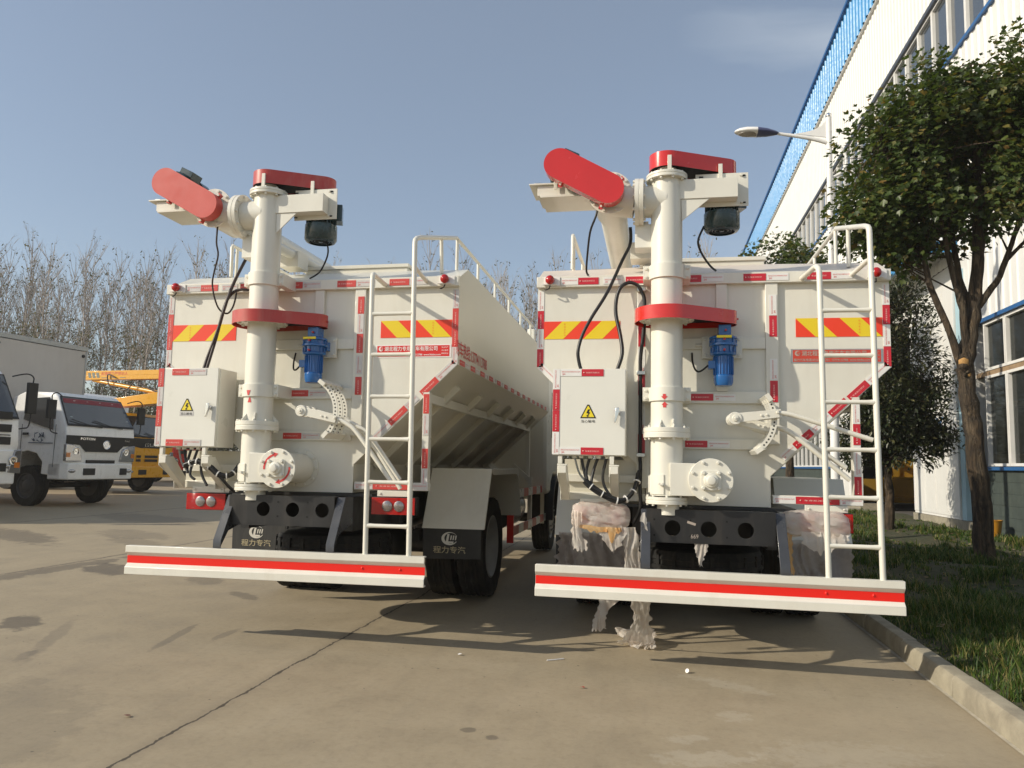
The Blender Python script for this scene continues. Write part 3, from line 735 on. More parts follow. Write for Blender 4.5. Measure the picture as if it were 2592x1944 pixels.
        H([(.16, -.06, 3.08), (.176, -.06, 3.004), (.141, -.02, 2.937), (.061, .04, 2.858), (-.039, .08, 2.82)], .007, M['hose'])
    else:
        H([(-.559, .15, 3.2), (-.559, .15, 3.069), (-.613, 0., 2.897), (-.716, -.12, 2.625), (-.822, -.16, 2.438), (-.888, -.18, 2.303), (-.917, -.2, 2.186), (-.912, -.2, 2.108), (-.893, -.2, 2.036)], .013)
        H([(-.637, -.2, 2.036), (-.601, -.2, 2.158), (-.618, -.16, 2.304), (-.651, -.13, 2.459), (-.648, -.12, 2.577), (-.618, -.12, 2.661), (-.558, -.11, 2.698), (-.498, -.09, 2.683), (-.468, -.08, 2.636), (-.446, -.08, 2.564), (-.449, -.08, 2.369), (-.472, -.07, 2.159), (-.474, -.06, 2.038), (-.473, -.06, 1.724), (-.474, -.06, 1.432), (-.471, -.08, 1.36), (-.473, -.1, 1.2), (-.47, -.1, 1.06), (-.52, -.06, .95)], .014)
        H([(-.783, -.28, 3.20), (-.796, -.28, 3.144), (-.839, -.22, 3.053), (-.869, -.1, 2.894), (-.877, -.05, 2.809), (-.862, -.04, 2.776)], .008)
        H([(-.018, -.06, 3.12), (-.055, -.06, 3.034), (-.057, -.05, 2.98), (-.025, 0., 2.921), (.032, .05, 2.852), (.077, .08, 2.82)], .008)
        for z in (1.44, 2.036, 2.655):                                  # pipe clips
            mb = MB().box(-.50, -.437, -.085, -.031, z - .015, z + .012); mb.build('hose_clip', M['steel'], P, bevel=.003)
    H([(mx - .21, -.03, 2.185), (mx - .208, -.06, 2.115), (mx - .188, -.10, 2.05), (mx - .155, -.12, 2.04), (mx - .103, -.14, 2.08)], .007, M['hose'])
    tb = [[(-.932, -.22, 1.424), (-.9, -.22, 1.309), (-.855, -.22, 1.249)], [(-.884, -.22, 1.424), (-.865, -.22, 1.327), (-.838, -.23, 1.232)], [(-.818, -.22, 1.424), (-.847, -.22, 1.31), (-.829, -.24, 1.224)], [(-.761, -.22, 1.424), (-.795, -.22, 1.32), (-.807, -.24, 1.216), (-.76, -.245, 1.175)], [(-.7, -.22, 1.424), (-.729, -.22, 1.296), (-.716, -.22, 1.209), (-.66, -.235, 1.13)]]
    for i, t in enumerate(tb): H(t, .0105 if i else .007, M['hose'] if i else M['greywire'])
    for x in (-.932, -.884, -.818, -.761, -.7): MB().cyl((x, -.22, 1.405), (x, -.22, 1.4235), .016, .016, 12).build('cable_gland', M['cream_white'], P)
    bp = [(-.853, -.25, 1.25), (-.809, -.25, 1.208), (-.73, -.25, 1.158), (-.628, -.24, 1.114), (-.568, -.22, 1.127), (-.518, -.18, 1.179), (-.494, -.14, 1.248), (-.482, -.1, 1.318)]
    if left: bp = [(-.853, -.25, 1.28), (-.80, -.25, 1.30), (-.742, -.25, 1.315), (-.637, -.25, 1.275), (-.569, -.24, 1.22), (-.51, -.22, 1.205), (-.475, -.18, 1.23), (-.452, -.14, 1.29)]
    for a in range(4):
        o_ = V((.008 * math.cos(a * 1.6), .010 * math.sin(a * 1.6), .011 * math.cos(a * 1.6 + .5)))
        H([V(p) + o_ for p in bp], .0115, M['hose'])
    if left: H([(-.637, -.25, 1.28), (-.558, -.24, 1.206), (-.508, -.2, 1.134), (-.474, -.15, 1.08)], .012, M['hose'])
    for i in range(1, 7): 
        p = V(bp[i]); d = (V(bp[min(i + 1, 7)]) - V(bp[i - 1])).normalized()
        MB().cyl(p - d * .004, p + d * .004, .028, .028, 12).build('cable_tie', M['tape_w'], P)
    # ---- valve levers: three slotted arcs, three arms with bent handles
    if left: pv, arc, aa = (.154, 1.70), (54, -42), (-13, -13, -13)
    else: pv, arc, aa = (.160, 1.692), (33, -54), (7, -14, -17)
    ys = (-.33, -.24, -.15)
    mb = MB(); ro, ri = .275, .238
    for y in ys:
        A_ = [RAD(arc[1] + (arc[0] - arc[1]) * i / 20) for i in range(21)]
        mb.prism([(math.cos(a) * ro, math.sin(a) * ro) for a in A_] + [(math.cos(a) * ri, math.sin(a) * ri) for a in A_[::-1]], (pv[0], y, pv[1]), X3, Z3, (0, .007, 0), 0)
        for i in range(1, 16):
            a = RAD(arc[1] + (arc[0] - arc[1]) * i / 16); r_ = .2565
            p = V((pv[0] + math.cos(a) * r_, y - .0006, pv[1] + math.sin(a) * r_)); mb.cyl(p, p + V((0, -.0006, 0)), .0062, .0062, 8, 1)
    for a in arc:
        p = V((pv[0] + math.cos(RAD(a)) * .26, -.19, pv[1] + math.sin(RAD(a)) * .26)); mb.obox(p, (.03, .35, .055), Matrix.Rotation(RAD(-a + 90 - 90 * (1 if a > 0 else 1)), 3, 'Y'), 0)
    mb.build('lever_rack', [cr, M['dark']], P, bevel=.002)
    mb = MB(); mb.cyl((pv[0], -.36, pv[1]), (pv[0], -.03, pv[1]), .024, .024, 16); mb.build('lever_shaft', cr, P)
    if left: hd = [[(.44, 1.64), (.52, 1.60), (.602, 1.528), (.861, 1.195)], [(.46, 1.64), (.56, 1.59), (.667, 1.51), (.90, 1.20)], [(.44, 1.62), (.55, 1.56), (.64, 1.47), (.875, 1.135)]]
    else: hd = [[(.43, 1.732), (.50, 1.725), (.596, 1.698), (1.023, 1.56)], [(.42, 1.653), (.50, 1.62), (.60, 1.55), (.90, 1.296)], [(.42, 1.65), (.50, 1.63), (.57, 1.598), (.90, 1.376)]]
    for y, a, h in zip(ys, aa, hd):
        mb = MB(); w = RAD(a); e = V((math.cos(w), 0, math.sin(w))); t = V((-e.z, 0, e.x)); o_ = V((pv[0], y - .012, pv[1]))
        mb.cyl(o_ + V((0, .01, 0)), o_ + V((0, -.03, 0)), .044, .042, 24); mb.cyl(o_ + V((0, -.03, 0)), o_ + V((0, -.04, 0)), .022, .02, 16)
        mb.cyl(o_ + V((0, -.04, 0)), o_ + V((0, -.047, 0)), .008, .008, 8)
        mb.prism([(.03, -.03), (.285, -.027), (.285, .027), (.03, .032)], o_ + V((0, -.014, 0)), e, t, (0, -.008, 0))
        mb.prism([(.15, -.034), (.30, -.032), (.30, .03), (.15, .026)], o_ + V((0, .0, 0)), e, t, (0, -.009, 0))
        for q in (.17, .205): mb.cyl(o_ + e * q + V((0, -.022, 0)), o_ + e * q + V((0, -.03, 0)), .0075, .007, 8)
        mb.cyl(o_ + e * .275 + t * .008 + V((0, -.022, 0)), o_ + e * .275 + t * .008 + V((0, -.034, 0)), .010, .009, 8)
        lv = mb.build('valve_lever', cr, P, bevel=.002)
        MB().tube([V((x, y - .01, z)) for x, z in h], .0165, 12, 0, 5).build('lever_handle', cr, lv, sharp=60)
    # ---- ladder
    rl = bpy.data.objects.new('ladder', None); COL.objects.link(rl); rl.parent = P
    yl = -.42
    def TU(name, pts, r, par, sub=0): return MB().tube(pts, r, 12, 0, sub).build(name, cr, par, sharp=60)
    TU('ladder_rail', [(.718, yl, .681), (.700, yl, 2.66), (.698, yl + .008, 2.69), (.69, yl + .035, 2.712), (.685, yl + .07, 2.716), (.66, -.05, 2.716)], .0185, rl)
    TU('ladder_rail', [(1.040, yl, .681), (1.018, yl, 2.925), (1.018, yl + .006, 2.95), (1.02, yl + .035, 2.972), (1.022, -.30, 3.005), (1.05, .62, 3.28)], .0185, rl)
    TU('ladder_stay', [(1.02, yl + .01, 2.75), (.995, -.043, 2.735)], .016, rl)
    for z in (2.405, 2.105, 1.80, 1.493, 1.187, .88):
        t = (z - .68) / 2; xa = .718 - .018 * t; xb = 1.040 - .020 * t
        TU('rung', [(xa + .012, yl, z), (xa + .03, yl, z), (xa + .06, yl, z), (xb - .06, yl, z), (xb - .03, yl, z), (xb - .012, yl, z)], [.0175, .0165, .0145, .0145, .0165, .0175], rl)
    # ---- roof handrails
    for s in (1, -1):
        hr = bpy.data.objects.new('handrail', None); COL.objects.link(hr); hr.parent = P
        y0_ = .62 if s > 0 else .57
        TU('rail_tube', [(s * 1.05, y0_, 3.28), (s * 1.05, 4.85, 3.28)], .016, hr)
        if s < 0: TU('rail_tube', [(-1.05, .57, 2.99), (-1.05, .56, 3.26), (-1.05, .575, 3.278), (-1.05, .6, 3.28)], .016, hr)
        for y in (.65, 1.45, 2.25, 3.05, 3.85, 4.65): TU('rail_post', [(s * 1.05, y, 2.965), (s * 1.05, y, 3.275)], .014, hr)
        if s > 0: TU('rail_post', [(1.04, .22, 2.86), (1.037, .20, 3.15)], .015, hr)
    MB().box(1.0, 1.1, 4.7, 4.78, 2.95, 3.22).build('lamp_bracket', M['cream_white'], P, bevel=.01)
    # ---- rear bumper beam
    yb = -.448; prof = [(0, .681), (0, .634), (.028, .606), (.028, .551), (0, .524), (0, .4715), (.05, .4715), (.05, .481), (.01, .481), (.01, .522), (.038, .549), (.038, .608), (.01, .636), (.01, .671), (.05, .671), (.05, .681)]
    mb = MB().prism(prof, (-1.166, yb, 0), Y3, Z3, (2.328, 0, 0), 0)
    bp_ = mb.build('bumper', cr, P, bevel=.0025)
    mb = MB().prism([(.0262, .606), (.0262, .551), (.029, .551), (.029, .606)], (-1.1645, yb, 0), Y3, Z3, (2.325, 0, 0), 0)
    for x in (.70, .98): mb.ball((x, yb + .026, .583), .009, 0, 10)
    mb.build('red_stripe', M['stripe'], bp_)
    for x in (-.43, .455):                                               # arms that carry the bumper
        mb = MB(); mb.prism([(-.25, 1.065), (-.20, 1.065), (-.05, 1.065), (-.05, .86), (-.30, .80), (-.398, .683), (-.43, .683), (-.425, .74)], (x, 0, 0), Y3, Z3, (.010, 0, 0), 0)
        mb.prism([(-.255, 1.066), (-.43, .74), (-.43, .683), (-.424, .683), (-.424, .738), (-.249, 1.066)], (x - .032, 0, 0), Y3, Z3, (.064, 0, 0), 0)
        mb.build('bumper_bracket', M['bracket'], P, bevel=.002)
    # ---- chassis: side members, holed cross member, axles
    mb = MB()
    for s in (-1, 1): mb.box(s * .43 - .035, s * .43 + .035, -.05, 7.0, .80, 1.06, 0)
    mb.box(-.6, .6, -.02, 5.2, 1.063, 1.085, 0); mb.box(-.55, .55, .8, .86, .80, 1.06, 0)
    mb.cyl((-.8, 2.1, .5), (.8, 2.1, .5), .09, .09, 14, 0); mb.ball((0, 2.1, .5), .22, 0, 14)
    mb.cyl((0, 2.1, .62), (0, 6.2, .8), .05, .05, 12, 0); mb.cyl((-.9, 6.5, .5), (.9, 6.5, .5), .07, .07, 12, 0)
    for s in (-1, 1): mb.box(s * .5 - .04, s * .5 + .04, 1.4, 2.8, .60, .70, 0)
    mb.build('chassis', M['chassis'], P)
    hxs = (-.145, .09, .325) if left else (-.49, -.25, -.012, .228)
    mb = MB(); n = 24; xL, xR, zL, zH = -.425, .42, .855, 1.062
    zm = .968 if left else .945
    yc_ = -.30
    # plate with round holes: strips between hole columns
    edges = []
    hs = [h for h in hxs if xL + .07 < h < xR - .07]
    xs_ = [xL] + [v for h in hs for v in (h - .062, h + .062)] + [xR]
    for i in range(0, len(xs_) - 1):
        a, b = xs_[i], xs_[i + 1]
        if i % 2 == 0: mb.add([(a, yc_, zL), (b, yc_, zL), (b, yc_, zH), (a, yc_, zH)], [(0, 1, 2, 3)], 0)
        else:
            h = hs[i // 2]; rr = .053
            ring = [(h + rr * math.cos(2 * math.pi * k / n), yc_, zm + rr * math.sin(2 * math.pi * k / n)) for k in range(n)]
            sq_ = []
            for k in range(n):
                c_, s_ = math.cos(2 * math.pi * k / n), math.sin(2 * math.pi * k / n); m_ = max(abs(c_), abs(s_))
                qx, qz = c_ / m_, s_ / m_
                sq_.append((h + qx * .062, yc_, zm + (qz * ((zH - zm) if qz > 0 else (zm - zL)))))
            inn = [(x, yc_ + .02, z) for x, y, z in ring]
            mb.add(ring + sq_ + inn, [(k, n + k, n + (k + 1) % n, (k + 1) % n)[::-1] for k in range(n)] + [(k, (k + 1) % n, 2 * n + (k + 1) % n, 2 * n + k) for k in range(n)], 0)
    mb.box(xL, xR, yc_ + .001, yc_ + .08, zH, zH + .008); mb.box(xL, xR, yc_ + .001, yc_ + .08, zL - .008, zL)
    for h in [v + .118 for v in hxs[:-1]]:
        for dz_ in (.055, -.05): mb.cyl((h, yc_ - .0012, zm + dz_), (h, yc_ - .0022, zm + dz_), .007, .007, 10, 1)
    if not left:
        mb.obox((-.125, yc_ - .002, .982), (.058, .002, .016), Matrix.Rotation(RAD(17), 3, 'Y'), 2)
        mb.text('669', (-.105, yc_ - .003, .895), X3, Z3, .05, .028, 2)
    mb.build('cross_member', [M['chassis'], M['dark'], M['greyprint']], P)
    # ---- tail lamps
    for s in (-1, 1):
        x0, x1 = (.612, .962) if s > 0 else (-.945, -.60)
        mb = MB(); mb.box(x0 + .04, x1 - .03, -.045, -.03, 1.069, 1.115, 0); mb.box(x0, x1, -.05, .03, .932, 1.066, 1)
        for q in (x0 + .065, x1 - .055): mb.cyl((q, -.045, 1.092), (q, -.055, 1.092), .009, .008, 6, 0)
        tl = mb.build('tail_lamp', [cr, M['black']], P, bevel=.003)
        mb = MB(); xm = (x0 + x1) / 2 + .0
        mb.box(x0 + .004, x1 - .004, -.064, -.0505, .936, 1.062, 0)
        for k in range(5): mb.box(x0 + .01, x1 - .01, -.0655, -.064, .948 + k * .024, .951 + k * .024, 0)
        mb.build('red_lens', M['lamp_r'], tl, bevel=.003)
        for q in (xm - .045 * 1, xm + .048):
            mb = MB().lathe((q, -.0655, .999), -Y3, [(0, .042), (.005, .040), (.009, .030), (.011, .012), (.0112, .002)], 28)
            for k in range(9):
                w = k * math.pi / 4.5; mb.obox((q + math.cos(w) * .022, -.0755, .999 + math.sin(w) * .022), (.02, .002, .002), Matrix.Rotation(-w, 3, 'Y'))
            mb.build('clear_lens', M['lamp_c'], tl)
    # ---- wheels
    for s in (-1, 1):
        wheel(P, (s * .985, 2.1, .495), .495, .27, s, .07); wheel(P, (s * .665, 2.1, .495), .495, .27, s, .02)
        wheel(P, (s * 1.0, 6.5, .495), .495, .27, s, -.02)
    # spare tyre slung between the frame members, seen through the bumper
    mb = MB().lathe((-.02, .75, .60), Z3, [(-.13, .30), (-.14, .40), (-.12, .47), (-.06, .495), (-.055, .485), (-.02, .485), (-.015, .497), (.015, .497), (.02, .485), (.055, .485), (.06, .495), (.12, .47), (.14, .40), (.13, .30)], 44)
    for i in range(44):
        w = 2 * math.pi * i / 44; e = V((math.cos(w), math.sin(w), 0))
        mb.obox(V((-.02, .75, .60)) + e * .492 + V((0, 0, .05 * (-1) ** i)), (.016, .026, .09), Matrix((e, V((-e.y, e.x, 0)), Z3)).transposed())
    mb.build('spare_tyre', M['rubber'], P)
    # ---- mudguards and flaps
    for s in (-1, 1):
        x0, x1 = sorted((s * .655, s * 1.235))
        mb = MB(); pr_ = [(1.12, .742), (1.40, 1.275), (2.80, 1.275), (3.02, .75), (3.032, .75), (2.808, 1.283), (1.395, 1.283), (1.112, .742)]
        mb.prism(pr_, (x0, 0, 0), Y3, Z3, (x1 - x0, 0, 0)); xe = x1 - .004 if s > 0 else x0 + .0
        mb.prism([(1.41, 1.274), (2.79, 1.274), (2.84, 1.18), (2.72, 1.225), (1.48, 1.225), (1.40, 1.262)], (xe, 0, 0), Y3, Z3, (.004, 0, 0))
        mb.prism([(1.12, .742), (1.395, 1.27), (1.41, 1.255), (1.14, .742)], (xe, 0, 0), Y3, Z3, (.004, 0, 0))
        mb.build('mudguard', cr if left else M['cream_white'], P, bevel=.003)
        mb = MB(); a, b = (x0 + .01, x1 - .03); b_ = .48
        mb.prism([(a, .752), (b, .752), (b, b_), (a + .005, b_ - .01)], (0, 1.126, 0), X3, Z3, (0, -.008, 0))
        fl = mb.build('mudflap', M['flap'], P)
        mb = MB(); fc = (a + b) / 2 - .02; yy = 1.1165
        mb.text('\u7a0b\u529b\u4e13\u6c7d', (fc, yy, .555), X3, Z3, .30, .062, 0, .008)
        n = 30; pts = []
        for k in range(n + 1):
            w = RAD(40 + 290 * k / n); pts.append((math.cos(w) * .075, math.sin(w) * .058))
        for k in range(n, -1, -1):
            w = RAD(40 + 290 * k / n); pts.append((.012 + math.cos(w) * .060, .003 + math.sin(w) * .048))
        mb.prism(pts, (fc, yy, .655), X3, Z3, (0, -.001, 0), 1)
        mb.prism([(-.02, .04), (0, .04), (-.012, -.025), (.04, -.025), (.034, -.042), (-.036, -.042)], (fc, yy, .655), X3, Z3, (0, -.0012, 0), 1)
        for q in (.012, .034, .056): mb.prism([(q, .028), (q + .012, .028), (q + .004, -.012), (q - .006, -.012)], (fc, yy, .655), X3, Z3, (0, -.001, 0), 1)
        mb.build('flap_emblem', [M['gold'], M['silver']], fl)
    # ---- side guard rails in red and white
    for s in (-1, 1):
        sg = bpy.data.objects.new('side_guard', None); COL.objects.link(sg); sg.parent = P
        for z in (.93, .50):
            mb = MB(); x0, x1 = sorted((s * 1.085, s * 1.115))
            for k in range(8): mb.box(x0, x1, 3.22 + k * .35, 3.22 + (k + 1) * .35, z, z + .10, k % 2)
            mb.build('guard_rail', [M['tape_r2'], M['tape_g']], sg)
        for y in (3.25, 4.7, 5.9):
            x0, x1 = sorted((s * 1.03, s * 1.084)); zt_ = 1.16 if y < 5 else 1.05
            mb = MB().box(x0, x1, y, y + .05, .45, zt_)
            mb.obox((s * .93, y + .025, zt_ + .07), (.30, .05, .05), Matrix.Rotation(RAD(s * 40), 3, 'Y'))
            mb.build('guard_post', cr, sg)
        MB().box(*sorted((s * 1.04, s * 1.118)), 3.19, 3.217, .42, 1.03).build('guard_post', M['stripe'], sg)
    mb = MB().cyl((.78, 3.6, .78), (.78, 4.5, .78), .26, .26, 28); mb.build('fuel_tank', M['bracket'], P)
    mb = MB().box(-1.0, -.55, 3.5, 4.4, .55, .98); mb.build('battery_box', M['bracket'], P, bevel=.01)
    # ---- cab
    mb = MB(); sec = [(5.45, 1.0), (5.45, 2.55), (5.62, 2.72), (7.05, 2.72), (7.35, 2.45), (7.55, 1.75), (7.6, .75), (7.2, .75), (7.05, 1.05), (6.85, 1.18), (6.2, 1.18), (5.98, 1.05), (5.9, .9), (5.5, .9)]
    mb.prism(sec, (-1.18, 0, 0), Y3, Z3, (2.36, 0, 0), 0)
    cab = mb.build('cab', M['cream_white'], P, bevel=.05)
    for s in (-1, 1):
        mb = MB(); xx = s * 1.181
        mb.prism([(6.0, 1.75), (6.95, 1.7), (7.22, 2.4), (6.0, 2.45)], (xx, 0, 0), Y3, Z3, (s * .004, 0, 0)); mb.build('side_window', M['glass'], cab)
        MB().box(*sorted((s * 1.182, s * 1.2)), 6.05, 6.22, 1.5, 1.54).build('door_handle', M['black'], cab)
        mb = MB().tube([(s * 1.18, 7.2, 2.5), (s * 1.4, 7.3, 2.45), (s * 1.42, 7.3, 2.0)], .015); mb.box(*sorted((s * 1.36, s * 1.48)), 7.26, 7.33, 1.75, 2.3); mb.build('mirror', M['black'], cab)
        mb = MB(); R_ = [(6.5 + math.cos(RAD(a)) * .60, .5 + math.sin(RAD(a)) * .66) for a in range(0, 181, 15)] + [(6.5 + math.cos(RAD(a)) * .53, .5 + math.sin(RAD(a)) * .59) for a in range(180, -1, -15)]
        mb.prism(R_, (s * .86, 0, 0), Y3, Z3, (s * .36, 0, 0)); mb.build('wheel_arch', M['black'], cab)
    mb = MB().prism([(7.36, 2.44), (7.555, 1.74), (7.56, 1.74), (7.365, 2.44)], (-1.05, 0, 0), Y3, Z3, (2.1, 0, 0)); mb.build('windscreen', M['glass'], cab)
    return P

M['red_face'] = paint('red_matt_guard_face', (.56, .075, .06), .55, .06, 4)
LT = feed_truck((-2.7118, 5.5671, 0), -.0109, 'cream feed truck with dull red belt guards and bare red tail lamps', True)
RT = feed_truck((.3823, 5.6032, 0), -.0037, 'cream feed truck with bright red belt guards and plastic wrapped tail lamps', False)
# ------------------------------------------------------------------ ground, kerb, verge
HAZE = .0008
def ground_mat():
    m, nt, b = nodes('yard_concrete')
    vec = coords(nt); sp = nt.nodes.new('ShaderNodeSeparateXYZ'); nt.links.new(vec, sp.inputs[0]); X, Yc = sp.outputs[0], sp.outputs[1]
    big = tex_noise(nt, vec, .35, 5, .6, .4); mid = tex_noise(nt, vec, 2.2, 6, .65); fine = tex_noise(nt, vec, 34, 6, .8)
    base = ramp(nt, big, [(.3, (.285, .232, .152)), (.55, (.335, .275, .182)), (.75, (.365, .305, .205))])
    base = mix(nt, .55, base, ramp(nt, mid, [(.25, (.215, .175, .118)), (.5, (.33, .27, .18)), (.8, (.42, .35, .245))]))
    # brushed streaks along the slabs
    mp = N(nt, 'ShaderNodeMapping', i_Scale=(2.4, .35, 1), i_Rotation=(0, 0, RAD(58))); nt.links.new(vec, mp.inputs[0])
    st = tex_noise(nt, mp.outputs[0], 3.0, 5, .6)
    base = mix(nt, math_(nt, 'MULTIPLY', ramp(nt, st, [(.5, 0.), (.75, 1.)]), .22), base, (.19, .165, .13))
    base = mix(nt, ramp(nt, fine, [(.3, 0.), (.75, .34)]), base, (.46, .39, .29))
    base = mix(nt, ramp(nt, tex_noise(nt, vec, 19, 6, .8), [(.25, .4), (.5, 0.)]), base, (.17, .14, .10))
    # specks of grit and dark spots
    vo = N(nt, 'ShaderNodeTexVoronoi', i_Scale=9.); nt.links.new(vec, vo.inputs['Vector'])
    sz = math_(nt, 'LESS_THAN', vo.outputs['Distance'], math_(nt, 'MULTIPLY', ramp(nt, tex_noise(nt, vec, 2.3, 3), [(.42, 0.), (.72, 1.)]), .10))
    base = mix(nt, math_(nt, 'MULTIPLY', sz, .8), base, (.09, .075, .06))
    # oil stains and scuffs, with painted shadow edges among the far left patches
    wob = math_(nt, 'MULTIPLY_ADD', tex_noise(nt, vec, 4, 6, .75), 3.4, -1.6)
    wob3 = math_(nt, 'MULTIPLY_ADD', tex_noise(nt, vec, 11, 6, .75), 5, -2.2)
    def blob(x, y, rx, ry, ang, amt, col, wk=1):
        nonlocal base
        c, s = math.cos(ang), math.sin(ang)
        dx = math_(nt, 'SUBTRACT', X, x); dy = math_(nt, 'SUBTRACT', Yc, y)
        u = math_(nt, 'ADD', math_(nt, 'MULTIPLY', dx, c / rx), math_(nt, 'MULTIPLY', dy, s / rx))
        v = math_(nt, 'ADD', math_(nt, 'MULTIPLY', dx, -s / ry), math_(nt, 'MULTIPLY', dy, c / ry))
        d = math_(nt, 'ADD', math_(nt, 'ADD', math_(nt, 'MULTIPLY', u, u), math_(nt, 'MULTIPLY', v, v)), wob if wk == 1 else wob3)
        mr = N(nt, 'ShaderNodeMapRange', interpolation_type='SMOOTHSTEP', i_1=1.15, i_2=.55, i_3=0., i_4=amt); nt.links.new(d, mr.inputs[0])
        base = mix(nt, mr.outputs[0], base, col)
    O = (.055, .048, .044)
    blob(-4.92, 5.32, .16, .34, .7, .6, O); blob(-6.25, 8.0, .3, .6, .9, .6, O); blob(-6.8, 7.75, .2, 1.4, -.02, .5, O)
    blob(-9.98, 10.6, .4, 1.6, 1.0, .5, O); blob(-10.5, 14.4, .8, 2.0, 1.1, .3, O); blob(-8.6, 11.5, .5, 1.1, 1.0, .28, O); blob(-7.9, 10.6, .3, .8, 1.0, .28, O)  # stain mixed with shadow edges, both painted into the concrete colour
    blob(-4.8, 7.66, .2, .35, .8, .35, O); blob(-3.92, 6.94, .10, .28, .9, .4, O)
    blob(-3.51, 5.25, .045, .48, .22, .4, (.1, .09, .08)); blob(-3.2, 5.42, .05, .22, .05, .35, (.1, .09, .08)); blob(-4.3, 4.95, .07, .75, .5, .3, (.12, .105, .09)); blob(-4.1, 4.5, .06, .2, .4, .35, (.1, .09, .08))
    blob(-.92, 3.89, .045, .04, 0, .5, O); blob(-.78, 3.82, .04, .04, 0, .5, O); blob(-3.2, 3.3, .5, .9, .5, .25, (.15, .13, .1))
    Wt = (.50, .45, .36)
    blob(.44, 4.47, .12, .10, .4, .3, Wt, 3); blob(.18, 4.05, .16, .07, .3, .3, Wt, 3); blob(.45, 5.1, .34, .10, -.5, .25, Wt, 3); blob(.25, 3.8, .3, .12, .2, .3, Wt, 3); blob(.9, 4.0, .5, .25, .2, .22, Wt, 3); blob(1.3, 3.7, .35, .15, .3, .25, Wt, 3)
    blob(1.1, 4.5, .8, .6, .3, .22, (.40, .34, .24))
    # slab joints with ragged cracked edges
    wy = math_(nt, 'MULTIPLY_ADD', tex_noise(nt, vec, 1.1, 6, .75), .16, -.08)
    for xj, w_ in ((-2.31, .0075), (-7.02, .011), (-11.9, .014), (-16.8, .016)):
        d = math_(nt, 'ABSOLUTE', math_(nt, 'SUBTRACT', math_(nt, 'ADD', X, wy), xj))
        rag = math_(nt, 'MULTIPLY', ramp(nt, tex_noise(nt, vec, 6, 5, .8), [(.35, .45), (.75, 2.2)]), w_)
        jm = math_(nt, 'LESS_THAN', d, rag)
        base = mix(nt, math_(nt, 'MULTIPLY', jm, .88), base, (.035, .028, .022))
        soft = N(nt, 'ShaderNodeMapRange', interpolation_type='SMOOTHSTEP', i_1=.10, i_2=0., i_3=0., i_4=.22); nt.links.new(d, soft.inputs[0])
        base = mix(nt, soft.outputs[0], base, (.15, .125, .095))
    nt.links.new(base, b.inputs['Base Color'])
    nt.links.new(ramp(nt, mid, [(.3, .62), (.7, .85)]), b.inputs['Roughness']); b.inputs['Specular IOR Level'].default_value = .3
    h = math_(nt, 'ADD', math_(nt, 'MULTIPLY', fine, .5), mid); bump(nt, b, h, .25, .006)
    return m
S = 330
struct(MB().quad((-S, -S, 0), (S, -S, 0), (S, S, 0), (-S, S, 0)).build('ground', ground_mat()))
conc = paint('kerb_concrete', (.335, .30, .225), .85, .22, 5, dust=(.15, .13, .10), dustamt=.75, bmp=.5, dscale=2.2, dmap=(2, 2, 2))
rng = random.Random(3)
mb = MB(); y = 1.2
while y < 46:
    L = .98; j = rng.uniform(-.006, .006); h = .135 + rng.uniform(-.006, .006)
    if not 26.2 < y < 32:
        mb.prism([(1.80, 0), (1.806, h - .03), (1.822, h - .006), (1.84, h), (1.915, h), (1.925, 0)], (j, y, 0), X3, Z3, (0, L, 0))
    y += L + .02
struct(mb.build('kerb', conc, bevel=.006))
struct(MB().quad((1.775, 1, .004), (1.80, 1, .006), (1.80, 46, .006), (1.775, 46, .004)).build('kerb_mortar', paint('mortar', (.46, .42, .33), .9, .3, 12)))
def soil_mat():
    m, nt, b = nodes('verge_soil'); vec = coords(nt)
    a = tex_noise(nt, vec, 1.2, 5, .6); c = tex_noise(nt, vec, 14, 5, .7)
    g = ramp(nt, a, [(.35, (.030, .046, .014)), (.55, (.055, .055, .024)), (.72, (.105, .078, .045))])
    nt.links.new(mix(nt, .5, g, ramp(nt, c, [(.3, (.018, .026, .010)), (.7, (.10, .085, .045))])), b.inputs['Base Color'])
    b.inputs['Roughness'].default_value = 1; bump(nt, b, c, .8, .03)
    return m
mb = MB(); nx, ny = 14, 60
for seg in ((1.0, 25.6), (33.0, 60.0)):
    vs = []; fs = []
    for j in range(ny + 1):
        for i in range(nx + 1):
            x = 1.925 + (7.25 - 1.925) * i / nx; yy = seg[0] + (seg[1] - seg[0]) * j / ny
            z = .105 + .05 * math.sin(x * 1.7 + yy * .6) * min(1, (x - 1.92)) + .03 * math.sin(yy * 2.1 + x) * min(1, (x - 1.92))
            vs.append((x, yy, z))
    for j in range(ny):
        for i in range(nx): k = j * (nx + 1) + i; fs.append((k, k + 1, k + nx + 2, k + nx + 1))
    mb.add(vs, fs)
struct(mb.build('verge', soil_mat(), sharp=180))
struct(MB().box(1.93, 7.25, 25.62, 32.98, -.05, .10).build('gate_apron', paint('apron_concrete', (.30, .27, .20), .85, .25, 2, bmp=.4)))

